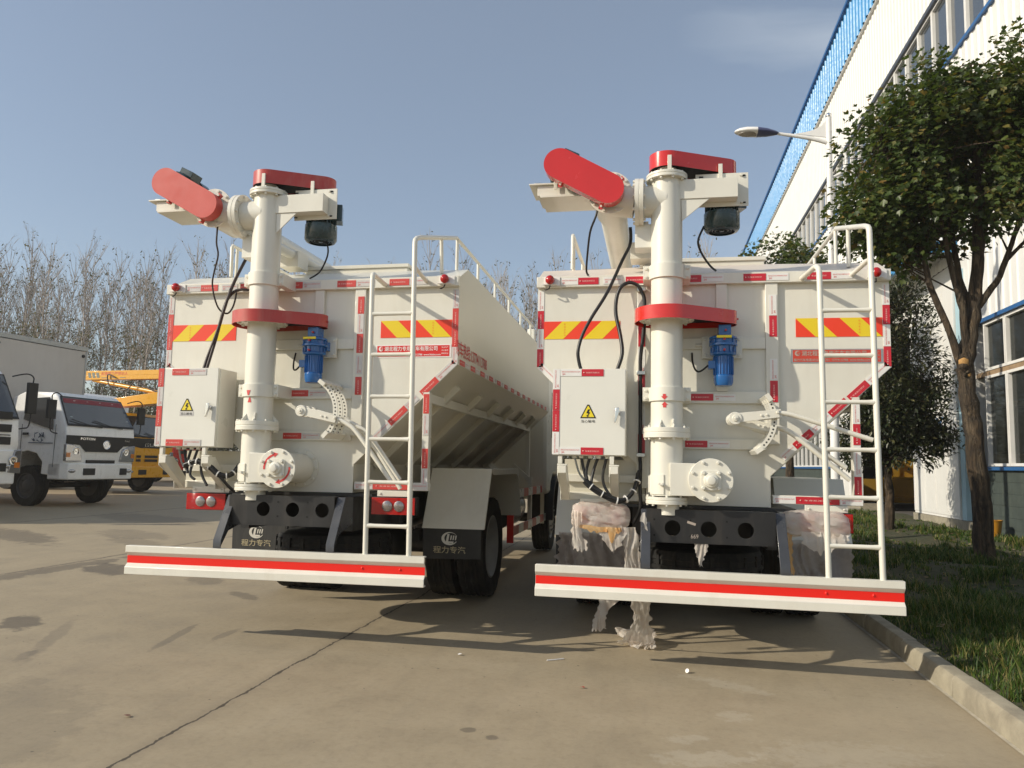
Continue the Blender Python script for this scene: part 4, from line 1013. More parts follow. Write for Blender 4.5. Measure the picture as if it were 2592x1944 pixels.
# grass blades
def leafy(name, cols, rough=.5, transl=.3, spec=.3):
    m = bpy.data.materials.new(name); m.use_nodes = True; nt = m.node_tree; b = nt.nodes['Principled BSDF']; o = nt.nodes['Material Output']
    g = nt.nodes.new('ShaderNodeNewGeometry')
    c = ramp(nt, g.outputs['Random Per Island'], cols)
    nt.links.new(c, b.inputs['Base Color']); b.inputs['Roughness'].default_value = rough; b.inputs['Specular IOR Level'].default_value = spec
    t = nt.nodes.new('ShaderNodeBsdfTranslucent'); nt.links.new(mix(nt, 1., c, (1.2, 1.25, .5), 'MULTIPLY'), t.inputs[0])
    ms = nt.nodes.new('ShaderNodeMixShader'); ms.inputs[0].default_value = transl
    nt.links.new(b.outputs[0], ms.inputs[1]); nt.links.new(t.outputs[0], ms.inputs[2]); nt.links.new(ms.outputs[0], o.inputs[0])
    return m
gm_ = leafy('grass_blade', [(0, (.025, .055, .010)), (.4, (.05, .10, .016)), (.68, (.085, .145, .026)), (.82, (.20, .19, .055)), (1, (.32, .26, .12))])
mb = MB(); rng = random.Random(8)
def blade(x, y, z, h, w, lean, az):
    dx, dy = math.cos(az), math.sin(az); px_, py_ = -dy * w, dx * w
    b0 = V((x, y, z)); m1 = b0 + V((dx * lean * .35, dy * lean * .35, h * .6)); t = b0 + V((dx * lean, dy * lean, h))
    mb.add([b0 - V((px_, py_, 0)), b0 + V((px_, py_, 0)), m1 + V((px_ * .8, py_ * .8, 0)), m1 - V((px_ * .8, py_ * .8, 0)), t], [(0, 1, 2, 3), (3, 2, 4)])
def gh(x, y): return .095 + .05 * math.sin(x * 1.7 + y * .6) * min(1, (x - 1.92)) + .03 * math.sin(y * 2.1 + x) * min(1, (x - 1.92))
for (xa, xb, ya, yb_, n, hs, w_) in ((1.94, 4.2, 3.0, 8.0, 4200, 1.0, .0035), (1.94, 5.5, 8, 13, 3000, .8, .005), (1.94, 7.2, 13, 25.5, 4500, .75, .008), (1.94, 7.2, 33, 45, 900, .8, .012)):
    for _ in range(n):
        x = rng.uniform(xa, xb); y = rng.uniform(ya, yb_)
        dens = mnoise.noise(V((x * 1.1, y * .9, 3.1))) + .12 + .35 * mnoise.noise(V((x * 4, y * 3.2, 8.)))
        if dens < (-.22 if y < 7.5 else -.02) + rng.uniform(-.1, .1): continue
        k = rng.randint(5, 9); hh = (.05 + .24 * max(0, dens)) * hs * rng.uniform(.6, 1.3)
        if y < 7.5 and x > 2.1: hh = hh * 1.1 + .03
        if x < 2.05: hh *= .6
        for _ in range(k):
            az = rng.uniform(0, 6.283)
            blade(x + rng.gauss(0, .02), y + rng.gauss(0, .02), gh(x, y), hh * rng.uniform(.6, 1.15), w_ * rng.uniform(.7, 1.4), hh * rng.uniform(.2, .9), az)
o = mb.build('grass', gm_, sharp=180); struct(o, 'stuff')
# fallen leaves and litter on the verge
mb = MB(); rng = random.Random(12)
for _ in range(620):
    x = rng.uniform(1.95, 6.5); y = rng.uniform(3.5, 20); a = rng.uniform(0, 6.28); r = rng.uniform(.02, .045); z = gh(x, y) + .03 + rng.uniform(0, .02)
    p = [V((x + math.cos(a + k * 1.57) * r * (1 if k % 2 == 0 else .5), y + math.sin(a + k * 1.57) * r * (1 if k % 2 == 0 else .5), z + rng.uniform(-.008, .012))) for k in range(4)]
    mb.add(p, [(0, 1, 2, 3)])
struct(mb.build('fallen_leaves', leafy('dry_leaf', [(0, (.14, .09, .04)), (.6, (.22, .15, .08)), (1, (.32, .26, .17))], .8, .1)), 'stuff')

# ------------------------------------------------------------------ factory building
WX = 7.3
Bd = thing('factory_building', 'tall white corrugated factory hall with blue roof fascia and long window bands', 'building', (WX, 40, 0))
def B(mb, name, m, par=None, **k):
    o = mb.build(name, m, par or Bd, **k)
    if not par: o.location = (-WX, -40, 0)
    return o
clad = paint('white_cladding', (.735, .73, .70), .45, .05, 1.2, dust=(.62, .56, .47), dustamt=.25, bmp=0)
bluem = paint('blue_fascia_sheet', (.045, .27, .56), .4, .06, 1, dust=(.20, .42, .66), dustamt=.12, bmp=0)
trimb = paint('blue_trim', (.022, .11, .30), .45, .1, 2)
greyb = paint('grey_green_base', (.052, .068, .062), .8, .2, 3, dust=(.11, .13, .10), dustamt=.4, bmp=.4)
frame = paint('white_window_frame', (.76, .75, .72), .5, .06, 4)
def corrug(y0, y1, z0, z1, pitch, depth, m, name, x=WX, par=None):
    mb = MB(); pts = []; y = y0
    while y < y1:
        for d, e in ((0, 0), (.55, 0), (.63, 1), (.90, 1), (.98, 0)):
            if y + d * pitch <= y1: pts.append((x - e * depth, y + d * pitch))
        y += pitch
    pts.append((x, y1))
    n = len(pts); vs = [(a, b, z0) for a, b in pts] + [(a, b, z1) for a, b in pts]
    mb.add(vs, [(i, n + i, n + i + 1, i + 1) for i in range(n - 1)])
    return B(mb, name, m, par, sharp=20)
Y0, Y1 = 8.0, 95.0
corrug(Y0, Y1, 13.9, 17.05, .30, .022, clad, 'upper_cladding'); corrug(Y0, 19.38, 4.86, 11.72, .34, .028, clad, 'lower_cladding'); corrug(32.0, Y1, 4.86, 11.72, .34, .028, clad, 'lower_cladding'); corrug(19.381, 31.999, 6.6, 11.72, .34, .028, clad, 'lower_cladding')
corrug(Y0, Y1, 17.06, 18.95, .42, .05, bluem, 'fascia', WX - .12)
B(MB().box(WX - .26, WX + .2, Y0, Y1, 18.955, 19.08), 'roof_edge', trimb); B(MB().box(WX - .115, WX + .02, Y0, Y1, 17.02, 17.058), 'fascia_trim', frame)
B(MB().box(WX + .25, WX + 26, Y0, Y1, 18.0, 18.3), 'roof', paint('roof_sheet', (.3, .32, .33), .6))
B(MB().box(WX + .02, WX + 26, Y1 - .3, Y1, 0, 17.9), 'end_wall', clad)
dkb = paint('dark_flashing', (.05, .06, .08), .5)
B(MB().box(WX - .10, WX + .1, Y0, Y1, 13.77, 13.895), 'flashing', dkb); B(MB().box(WX - .08, WX + .1, Y0, Y1, 11.725, 11.81), 'flashing', trimb)
B(MB().box(WX - .09, WX + .1, Y0, 18.9, 4.77, 4.855), 'flashing', trimb); B(MB().box(WX - .09, WX + .1, 32.0, Y1, 4.77, 4.855), 'flashing', trimb)
gl = M['glass_b']
def window(y0, y1, z0, z1, g=None):
    w_ = B(MB().box(WX + .05, WX + .06, y0 + .04, y1 - .04, z0 + .04, z1 - .04), 'window', g or gl)
    f = MB(); f.box(WX - .03, WX + .07, y0, y0 + .05, z0, z1); f.box(WX - .03, WX + .07, y1 - .05, y1, z0, z1)
    f.box(WX - .025, WX + .07, y0 + .051, y1 - .051, z1 - .06, z1); f.box(WX - .025, WX + .07, y0 + .051, y1 - .051, z0, z0 + .06)
    o = f.build('window_frame', frame, w_)
y = Y0
while y < 62: window(y, y + 1.06, 11.83, 13.76); y += 1.07
B(MB().box(WX + .0, WX + .06, y, Y1, 11.83, 13.76), 'far_glazing', gl)
def lowwin(y):
    window(y, y + 1.03, 3.67, 4.76, g=M['glass_c']); window(y, y + 1.03, 1.56, 3.56, g=M['glass_c'])
y = 8.2
while y + 1.04 < 18.9: lowwin(18.42 - 1.05 * round((18.42 - y) / 1.05)); y += 1.05
B(MB().box(WX - .01, WX + .1, Y0, 18.9, 3.565, 3.665), 'mid_rail', paint('rust_rail', (.32, .22, .13), .8, .3, 6)); 
y = 32.6
while y < 46: lowwin(y); y += 1.05
B(MB().box(WX - .01, WX + .1, 32.6, Y1, 3.565, 3.665), 'mid_rail', frame); B(MB().box(WX, WX + .08, 47.4, Y1, 1.56, 4.76), 'far_glazing', gl)
for a, b_ in ((Y0, 19.0), (31.8, Y1)):
    mb = MB(); z = 0.
    for k in range(6): mb.box(WX - .02 - .004 * (k % 2), WX + .2, a, b_, z + .002, z + .243); z += .245
    B(mb, 'base_wall', greyb); B(MB().box(WX - .10, WX + .12, a, b_, 1.472, 1.545), 'sill', trimb)
B(MB().box(WX - .02, WX + .3, 18.905, 19.40, .0, 6.6), 'gate_pier', clad); B(MB().box(WX - .02, WX + .3, 31.7, 32.55, .0, 6.6), 'gate_pier', clad)
lb = paint('pale_blue_trim', (.40, .58, .66), .5, .08, 2)
B(MB().box(WX - .13, WX - .021, 19.405, 19.66, .30, 6.3), 'door_track_cover', lb)
# gate opening, dark hall inside, hanging door leaves
B(MB().box(WX + .02, WX + .3, 19.40, 31.7, 5.9, 6.6), 'gate_lintel', clad)
for a, b_, n_ in ((19.68, 22.86, 1), (28.4, 31.6, 0)):
    mb = MB().box(WX - .16, WX - .09, a, b_, .36, 6.0)
    d = B(mb, 'gate_leaf', clad, bevel=.004)
    f = MB()
    for k in range(1, 4): f.box(WX - .172, WX - .1605, a + (b_ - a) * k / 4 - .03, a + (b_ - a) * k / 4 + .03, .45, 5.9)
    f.box(WX - .175, WX - .1605, a, a + .07, .36, 6.0); f.box(WX - .175, WX - .1605, b_ - .07, b_, .36, 6.0); f.box(WX - .16, WX - .10, a, b_, .30, .355)
    fo = f.build('leaf_frame', frame, d)
    if n_:
        g_ = MB().text('1000', (WX - .1735, 21.1, 2.62), V((0, -1, 0)), Z3, 1.3, .36); g_.build('leaf_number', trimb, d)
B(MB().box(WX - .2, WX + .4, 19.0, 22.9, .0, .29), 'gate_plinth', conc); B(MB().box(WX - .2, WX + .4, 28.3, 31.8, .0, .29), 'gate_plinth', conc)
inner = paint('hall_interior', (.12, .11, .10), .9, .3, 1)
B(MB().box(WX + 14, WX + 14.2, Y0, 60, 0, 17), 'inner_wall', inner); B(MB().box(WX + .35, WX + 14, Y0, 60, .0, .02), 'hall_floor', inner); B(MB().box(WX + .3, WX + 14, Y0, Y0 + .2, 0, 17), 'inner_wall', inner)
B(MB().box(WX + .35, WX + 14, 59, 59.2, 0, 17), 'inner_wall', inner)
# canopy over the gate
soff = paint('canopy_soffit', (.42, .42, .40), .6, .1, 3)
cn = MB(); cn.box(6.50, WX - .03, 19.75, 32.3, 6.86, 6.90, 0)
k = 19.75
while k < 32.2: cn.box(6.52, WX - .03, k, k + .05, 6.845, 6.8595, 0); k += .22
cn = B(cn, 'canopy', soff); f = MB().box(6.42, 6.499, 19.7, 32.35, 6.78, 7.06); f.box(6.42, WX - .03, 19.66, 19.699, 6.78, 7.06); f.box(6.5, WX - .03, 19.75, 32.3, 6.905, 6.98); f.build('canopy_fascia', bluem, cn)
# yellow machines parked inside the hall
def loader(x, y, rz, lab):
    t = thing('wheel_loader', lab, 'loader', (x, y, 0), rz)
    ym = M['yellow'] = M.get('yellow') or paint('machine_yellow', (.72, .36, .015), .4, .1, 3)
    MB().box(-2.2, .3, -.9, .9, .9, 1.9).build('body', ym, t, bevel=.08)
    MB().box(-.9, .25, -.75, .75, 1.905, 3.1).build('cab', M['glass'], t, bevel=.06); MB().box(-1.0, .35, -.82, .82, 3.105, 3.22).build('cab_roof', ym, t, bevel=.03)
    for sx in (-1.6, 1.2):
        for sy in (-.85, .85): MB().cyl((sx, sy - .22, .65), (sx, sy + .22, .65), .65, .65, 28).build('wheel', M['rubber'], t, bevel=.05)
    MB().box(.3, 1.9, -.5, .5, .7, 1.2).build('front_frame', ym, t, bevel=.05)
    for s in (-.55, .55): MB().prism([(.6, 1.3), (2.4, .6), (2.5, .8), (.8, 1.6)], (0, s - .06, 0), X3, Z3, (0, .12, 0)).build('lift_arm', ym, t)
    MB().prism([(2.4, .25), (3.3, .2), (3.3, .28), (2.55, .4), (2.5, 1.1), (2.4, 1.1)], (0, -1.2, 0), X3, Z3, (0, 2.4, 0)).build('bucket', ym, t)
loader(10.9, 35.5, RAD(240), 'yellow wheel loader in the dark hall behind the open gate')
loader(9.5, 21.6, RAD(95), 'orange yellow loader inside the hall behind the ground floor windows')
M['glass_b2'] = None
t = thing('bucket', 'orange bucket standing against the grey green wall foot', 'bucket', (6.85, 17.3, .1))
MB().lathe((0, 0, 0), Z3, [(0, .15), (.32, .19), (.33, .20), (.35, .20), (.35, .185), (.05, .14)], 24, 0).build('pail', paint('orange_plastic', (.55, .25, .02), .5), t)
MB().tube([(.19, 0, .31), (.17, .1, .24), (0, .22, .2), (-.17, .1, .24), (-.19, 0, .31)], .006, 6, 0, 4).build('handle', M['steel'], t)

# ------------------------------------------------------------------ street lamp
t = thing('street_lamp', 'white street lamp with drooping oval head behind the right truck', 'street lamp', (3.46, 15.6, 0))
wl = paint('white_lamp_post', (.78, .77, .75), .4, .05, 2)
mb = MB().lathe((0, 0, .1), Z3, [(0, .16), (.05, .16), (.06, .085), (4.2, .082), (4.3, .06), (6.2, .058), (8.42, .055)], 20); mb.cyl((0, 0, 8.2), (0, 0, 8.21), .06, .06, 16)
mb.build('post', wl, t); MB().ball((0, 0, 8.56), .062, 0, 16).build('finial', M['chrome'], t)
MB().tube([(0, 0, 7.98), (-.35, 0, 8.1), (-.9, 0, 8.22), (-1.0, 0, 8.24)], [.045, .042, .032, .03], 12, 0, 4).build('arm', wl, t)
mb = MB().prism([(0, .06), (-.6, .172), (-.42, .195), (-.25, .235), (-.10, .31), (-.03, .40), (0, .42)], (-.04, -.012, 8.04), X3, Z3, (0, .024, 0)); mb.build('gusset', wl, t)
MB().tube([(.04, 0, 7.95), (.2, 0, 7.9), (.30, 0, 7.72), (.31, 0, 7.5), (.2, 0, 7.33), (.04, 0, 7.26)], .028, 10, 0, 4).build('scroll', wl, t)
mb = MB(); prof = [(-.98, .035), (-1.05, .07), (-1.2, .115), (-1.4, .14), (-1.6, .135), (-1.75, .10), (-1.83, .05), (-1.85, .015)]
vs = []; fs = []; n = 20
for x, r in prof:
    zc_ = 8.24 + (-.98 - x) * .085
    for i in range(n):
        w_ = 2 * math.pi * i / n; zz = math.sin(w_); vs.append((x, math.cos(w_) * r * 1.35, zc_ + (zz * r * .75 if zz > 0 else zz * r * .35)))
for j in range(len(prof) - 1):
    for i in range(n): k = (i + 1) % n; fs.append((j * n + i, j * n + k, (j + 1) * n + k, (j + 1) * n + i))
for f in fs: mb.add([], [], 0)
mb.v = vs; mb.f = fs + [tuple(range(n))]; mb.m = [0 if (sum(vs[i][0] for i in f) / len(f) < -1.45) else 1 for f in fs] + [1]
hd_ = mb.build('lamp_head', [wl, paint('navy_lamp_shell', (.06, .07, .16), .35)], t, sharp=60)
MB().ball((-1.52, 0, 8.265), .19, 0, 18, (1.35, .75, .22)).build('lens', paint('lamp_lens', (.34, .30, .26), .25), hd_)

# ------------------------------------------------------------------ broadleaf trees on the verge
def leaf3(mb, c, d, nrm, s, lobed):
    """one folded leaf: c base, d direction, nrm face normal"""
    d = d.normalized(); sd_ = d.cross(nrm)
    if sd_.length < 1e-4: sd_ = d.orthogonal()
    sd_.normalize(); up_ = sd_.cross(d)
    if lobed: pts = [(0, 0, 0), (.30, .42, .10), (.62, .40, .04), (.58, .16, 0), (1, 0, -.06), (.58, -.16, 0), (.62, -.40, .04), (.30, -.42, .10)]
    else: pts = [(0, 0, 0), (.35, .20, .05), (.7, .15, .02), (1, 0, -.05), (.7, -.15, .02), (.35, -.20, .05)]
    vs = [c + d * (p[0] * s) + sd_ * (p[1] * s) + up_ * (p[2] * s) for p in pts]
    n = len(vs); mid = n // 2
    mb.add(vs, [tuple(range(0, mid + 1)), tuple([0] + list(range(mid, n)))])
def rvec(r):
    while True:
        v = V((r.uniform(-1, 1), r.uniform(-1, 1), r.uniform(-1, 1)))
        if .05 < v.length < 1: return v
def verge_tree(name, label, loc, limbs, blobs, ncl, nleaf, size, mat, bark, lobed, seed, spread=.30, droop=.35, group=None):
    t = thing(name, label, 'tree', loc, 0, group); r = random.Random(seed)
    tb = MB(); nodes_ = []
    for pts, rad in limbs:
        pts = [V(p) for p in pts]; n = len(pts)
        rr = [rad[0] + (rad[1] - rad[0]) * i / (n - 1) for i in range(n)]
        q = []; qr = []
        for i in range(n - 1):
            for k in range(5):
                f = k / 5; w_ = pts[i].lerp(pts[i + 1], f); q.append(w_ + rvec(r) * rr[i] * .18); qr.append((rr[i] + (rr[i + 1] - rr[i]) * f) * r.uniform(.93, 1.08))
        q.append(pts[-1]); qr.append(rr[-1]); tb.tube(q, qr, 12); nodes_ += [(p, x) for p, x in zip(q[len(q) // 3:], qr[len(q) // 3:])]
    lv = MB(); tot = sum(b[2] for b in blobs)
    for (bc, br, wt) in blobs:
        bc = V(bc)
        for _ in range(int(ncl * wt / tot)):
            u = rvec(r).normalized(); rad = r.random() ** .45
            p = bc + V((u.x * br[0], u.y * br[1], u.z * br[2])) * rad
            if mnoise.noise(p * 1.25 + V((seed, 0, 0))) < -.22: continue
            out = (p - bc).normalized()
            if nodes_ and r.random() < .55:
                a, ar = min(r.sample(nodes_, min(14, len(nodes_))), key=lambda q: (q[0] - p).length)
                m_ = a.lerp(p, .5) + rvec(r) * .12; tb.tube([a, m_, p], [min(ar * .5, .018), .010, .004], 4)
            for _ in range(nleaf):
                c = p + rvec(r) * spread
                d = (out * .6 + rvec(r) * .8 + V((0, 0, -droop))); nn = (V((0, 0, 1)) + rvec(r) * .75 + out * .4).normalized()
                leaf3(lv, c, d, nn, size * r.uniform(.6, 1.25), lobed)
    tb.build('trunk', bark, t, sharp=80); lv.build('crown', mat, t, sharp=180)
    return t
bark = paint('brown_bark', (.085, .058, .034), .9, .4, 9, dust=(.15, .125, .085), dustamt=.5, bmp=0)
nt = bark.node_tree; b = nt.nodes['Principled BSDF']; mp = N(nt, 'ShaderNodeMapping', i_Scale=(14, 14, 2.2)); nt.links.new(coords(nt), mp.inputs[0])
bk = tex_noise(nt, mp.outputs[0], 1.3, 5, .65, .8); bump(nt, b, bk, 1.0, .12)
bc_ = mix(nt, 1., b.inputs['Base Color'].links[0].from_socket, ramp(nt, bk, [(.34, .28), (.5, .9), (.66, 1.7)]), 'MULTIPLY'); nt.links.new(bc_, b.inputs['Base Color'])
lf1 = leafy('maple_leaf', [(0, (.034, .060, .013)), (.5, (.060, .092, .020)), (.85, (.095, .122, .030)), (.97, (.18, .15, .04)), (1, (.26, .16, .05))], .42, .34, .45)
lf2 = leafy('osmanthus_leaf', [(0, (.012, .022, .008)), (.5, (.026, .038, .012)), (.85, (.055, .062, .022)), (1, (.13, .12, .05))], .38, .15, .5)
T1 = (4.684, 12.096, .1)
trunk = [((0, 0, -.1), (-.02, 0, 1.0), (-.10, .0, 2.0), (-.16, 0, 2.75), (-.18, 0, 3.05)), (.135, .11)]
limbs = [trunk, ([(-.16, 0, 2.9), (-.02, .02, 3.6), (.06, .0, 4.3), (.10, .05, 5.2), (.15, .1, 6.6), (.1, .1, 7.6)], (.115, .03)),
         ([(-.22, -.02, 2.85), (-.42, -.05, 3.5), (-.66, -.1, 4.1), (-.74, -.1, 4.7), (-1.1, -.2, 5.7), (-1.3, -.2, 6.4)], (.055, .02)),
         ([(-.14, -.02, 3.0), (-.2, -.08, 3.7), (-.34, -.1, 4.3), (-.5, -.15, 5.2), (-.7, -.3, 6.6)], (.06, .02)),
         ([(-.02, .03, 3.6), (-.16, .1, 4.2), (-.2, .3, 5.2), (-.4, .7, 6.3)], (.055, .02)),
         ([(.05, 0, 3.75), (.35, -.02, 4.2), (.55, -.05, 4.8), (.8, -.1, 5.6), (1.2, -.2, 6.5)], (.05, .018)),
         ([(.06, 0, 4.3), (.3, .2, 5.2), (.5, .5, 6.5)], (.045, .018)), ([(.45, -.03, 4.45), (.75, .1, 4.75), (.95, .2, 5.4)], (.03, .015))]
blobs = [((-.65, 0, 6.1), (1.25, 1.2, .95), 1.3), ((.15, 0, 6.7), (1.45, 1.3, 1.05), 1.6), ((1.0, .1, 6.25), (1.3, 1.4, 1.1), 1.3), ((-1.0, -.05, 5.3), (.95, 1.0, .65), .75), ((.0, 0, 5.55), (1.5, 1.2, .72), 1.0), ((1.45, 0, 5.5), (.9, 1.0, .75), .55), ((-.35, 0, 7.1), (.6, .6, .42), .3), ((.95, .0, 7.1), (.8, .7, .45), .35), ((-.75, 0, 4.8), (.8, .7, .4), .4), ((-1.35, 0, 5.0), (.68, .7, .42), .4), ((.3, 0, 6.2), (1.9, 1.0, 1.0), .6)]
t1 = verge_tree('maple_tree', 'broad green maple with scarred bare lower trunk, nearest the camera on the grass verge', T1, limbs, blobs, 1350, 28, .104, lf1, bark, True, 4)
cut = MB(); r = random.Random(2)
for k in range(12):
    p = V((-.245 + r.uniform(-.04, .09), -.13 + r.uniform(-.02, .02), 2.86 + r.uniform(-.16, .10))); cut.ball(p, r.uniform(.03, .07), 0 if k in (0, 2) else 1, 7, (r.uniform(.6, 1.3), .7, r.uniform(.7, 1.6)))
cut.build('pruning_scar', [paint('cut_wood', (.45, .25, .08), .8, .3, 20), bark], t1, sharp=60)
T2 = (5.15, 18.2, .1)
verge_tree('osmanthus_tree', 'dense dark evergreen tree between the right truck and the factory gate', T2, [([(0, 0, -.1), (.02, 0, .8), (-.03, 0, 1.6), (.05, 0, 3.2), (.1, 0, 4.6)], (.11, .03)), ([(0, 0, 1.3), (.35, -.1, 2.2), (.6, -.1, 3.4)], (.05, .02)), ([(0, 0, 1.5), (-.4, .1, 2.6), (-.5, .1, 4.)], (.05, .02))],
           [((.15, 0, 3.9), (1.05, 1.0, 1.3), 1.3), ((-.15, 0, 2.7), (1.15, 1.0, 1.0), 1.2), ((.72, -.1, 2.65), (.78, .7, .8), .8), ((.35, -.1, 1.95), (.85, .7, .55), .6), ((.45, 0, 5.0), (.42, .4, .7), .35), ((-.35, 0, 5.0), (.45, .4, .6), .35), ((1.0, -.1, 3.2), (.4, .4, .35), .2), ((.95, -.1, 2.1), (.45, .4, .3), .2), ((-.7, 0, 1.9), (.7, .6, .5), .4)], 900, 26, .115, lf2, bark, False, 9, .26, .1)
T3 = (3.45, 20.5, .1)
verge_tree('maple_tree', 'smaller rounded maple showing above the right truck roof beside the lamp post', T3, [([(0, 0, -.1), (0, 0, 3.), (.05, 0, 6.5)], (.12, .04)), ([(0, 0, 3.2), (-.5, 0, 4.8), (-.8, 0, 6.2)], (.05, .02)), ([(0, 0, 3.2), (.6, 0, 4.8), (.9, 0, 6.)], (.05, .02))],
           [((-.1, 0, 6.3), (1.05, 1.1, 1.2), 1.3), ((.6, 0, 6.1), (1.0, 1.0, 1.1), 1.1), ((-.75, 0, 5.5), (.75, .8, .8), .7), ((.2, 0, 5.1), (1.3, 1.1, .8), .8), ((.15, 0, 7.45), (.35, .35, .4), .2), ((-1.0, 0, 6.6), (.35, .35, .35), .15)], 480, 24, .12, lf1, bark, True, 21)

# ------------------------------------------------------------------ poplar belt behind the yard
pb = paint('hazed_poplar_bark', (.40, .355, .32), .9, .35, 4, bmp=0)  # bark lightened, distance haze put into its colour
plf = leafy('hazed_poplar_leaf', [(0, (.065, .068, .036)), (.5, (.105, .105, .055)), (.8, (.15, .145, .07)), (1, (.21, .17, .085))], .75, .25, .15)  # leaf tones paled as well to carry the haze
def poplar_mesh(seed):
    r = random.Random(seed); H = 16.5; tb = MB(); lv = MB(); tips = []
    sx, sy = r.uniform(-.4, .4), r.uniform(-.4, .4)
    ax = lambda z: V((sx * (z / H) ** 2 + .12 * math.sin(z * .7 + seed), sy * (z / H) ** 2 + .1 * math.cos(z * .6 + seed), z))
    zs = [0, 2, 4, 6, 8, 10, 12, 14, 15.5, H]; tb.tube([ax(z) for z in zs], [.085, .08, .075, .066, .056, .045, .034, .024, .014, .005], 6)
    z = 1.8
    while z < 15.3:
        n = 2 if z > 8 else 1
        for _ in range(n):
            az = r.uniform(0, 6.283); L = (1.0 - .55 * (z / H)) * r.uniform(1.6, 3.6) * (1.15 if z > 7 else .7); e = RAD(r.uniform(48, 72) if z > 6 else r.uniform(25, 60))
            d = V((math.cos(az) * math.cos(e), math.sin(az) * math.cos(e), math.sin(e))); p0 = ax(z); p1 = p0 + d * L * .5 + V((0, 0, .05)); p2 = p0 + d * L + V((0, 0, L * .22))
            tb.tube([p0, p1, p2], [.026 if z > 6 else .02, .015, .004], 4); tips.append((p1, p2, z))
            for _ in range(5):
                f = r.uniform(.2, .95); q = p0.lerp(p2, f); az2 = az + r.uniform(-1.3, 1.3); e2 = e + r.uniform(-.3, .35); l2 = L * r.uniform(.2, .42)
                q2 = q + V((math.cos(az2) * math.cos(e2), math.sin(az2) * math.cos(e2), math.sin(e2))) * l2; tb.tube([q, q2], [.010, .003], 3); tips.append((q, q2, z))
        z += r.uniform(.28, .5)
    for p1, p2, z in tips:
        k = 8 if z < 4.5 else 6 if z < 7 else 3 if z < 9 else (2 if r.random() < .2 else 0)
        for _ in range(k):
            c = p1.lerp(p2, r.random()) + rvec(r) * (.45 if z < 9 else .22); leaf3(lv, c, rvec(r) + V((0, 0, -.4)), rvec(r), r.uniform(.13, .26), False)
    for _ in range(620):                                               # leafy shoots about the foot
        a = r.uniform(0, 6.283); d = r.uniform(.1, 1.5) ; z = r.uniform(.3, 6.5) * r.uniform(.5, 1)
        leaf3(lv, V((math.cos(a) * d, math.sin(a) * d, z)), rvec(r), rvec(r), r.uniform(.16, .30), False)
    o = tb.build('trunk', pb, sharp=80); c = lv.build('crown', plf, sharp=180)
    a_, b2 = o.data, c.data
    bpy.data.objects.remove(o); bpy.data.objects.remove(c)
    return a_, b2
pop = [poplar_mesh(s) for s in range(7)]
r = random.Random(77); cnt = 0
for (yy, x0, x1, st) in ((46.5, -62, 3, 1.5), (49.5, -65, 4, 1.6), (53.5, -70, 5, 1.7), (58, -75, 6, 1.9)):
    x = x0
    while x < x1:
        tr, cr_ = pop[cnt % 7]; cnt += 1
        fx = (x - x0) / (x1 - x0)
        t = thing('poplar_tree', 'slender half bare poplar in the long belt of poplars behind the parked vehicles', 'tree', (x + r.uniform(-.5, .5), yy + r.uniform(-1., 1.), 0), r.uniform(0, 6.28), 'poplars in the belt behind the yard')
        s = (1.0 - .09 * fx) * r.uniform(.84, 1.06); t.scale = (s * r.uniform(.85, 1.1), s, s)
        for nme, me in (('trunk', tr), ('crown', cr_)):
            o = bpy.data.objects.new(nme, me); COL.objects.link(o); o.parent = t
        x += st * r.uniform(.75, 1.3)
struct(MB().quad((-140, 41.5, .006), (7, 41.5, .006), (7, 140, .006), (-140, 140, .006)).build('earth', soil_mat()))

# hazy autumn air over the whole yard
hm = bpy.data.materials.new('haze'); hm.use_nodes = True; nt = hm.node_tree
for q in list(nt.nodes):
    if q.type == 'BSDF_PRINCIPLED': nt.nodes.remove(q)
pv = nt.nodes.new('ShaderNodeVolumePrincipled'); pv.inputs['Density'].default_value = HAZE; pv.inputs['Color'].default_value = (.95, .94, .93, 1); pv.inputs['Anisotropy'].default_value = .25
nt.links.new(pv.outputs[0], nt.nodes['Material Output'].inputs['Volume'])
if HAZE: struct(MB().box(-S - 5, S + 5, -S - 5, S + 5, -1, 24).build('haze', hm), 'stuff')
# ------------------------------------------------------------------ parked vehicles along the left side
M['truck_white'] = paint('truck_white_paint', (.84, .84, .82), .3, .04, 2, dust=(.5, .47, .42), dustamt=.2, coat=.4)
M['truck_yellow'] = paint('truck_yellow_paint', (.74, .36, .012), .3, .06, 2, coat=.4)
M['truck_red'] = paint('truck_red_paint', (.55, .02, .015), .3, .06, 2, coat=.4)
M['grey_panel'] = paint('cargo_panel', (.56, .52, .47), .55, .05, 1.5, dust=(.45, .41, .36), dustamt=.3)
M['hl'] = plain('headlight_glass', (.36, .36, .37), .1, .7, Coat_Weight=.7)
M['banner'] = plain('red_banner', (.22, .012, .015), .35)
def rect(mb, x, y0, y1, z0, z1, mi=0, dx=.006): mb.box(x, x + dx, y0, y1, z0, z1, mi)

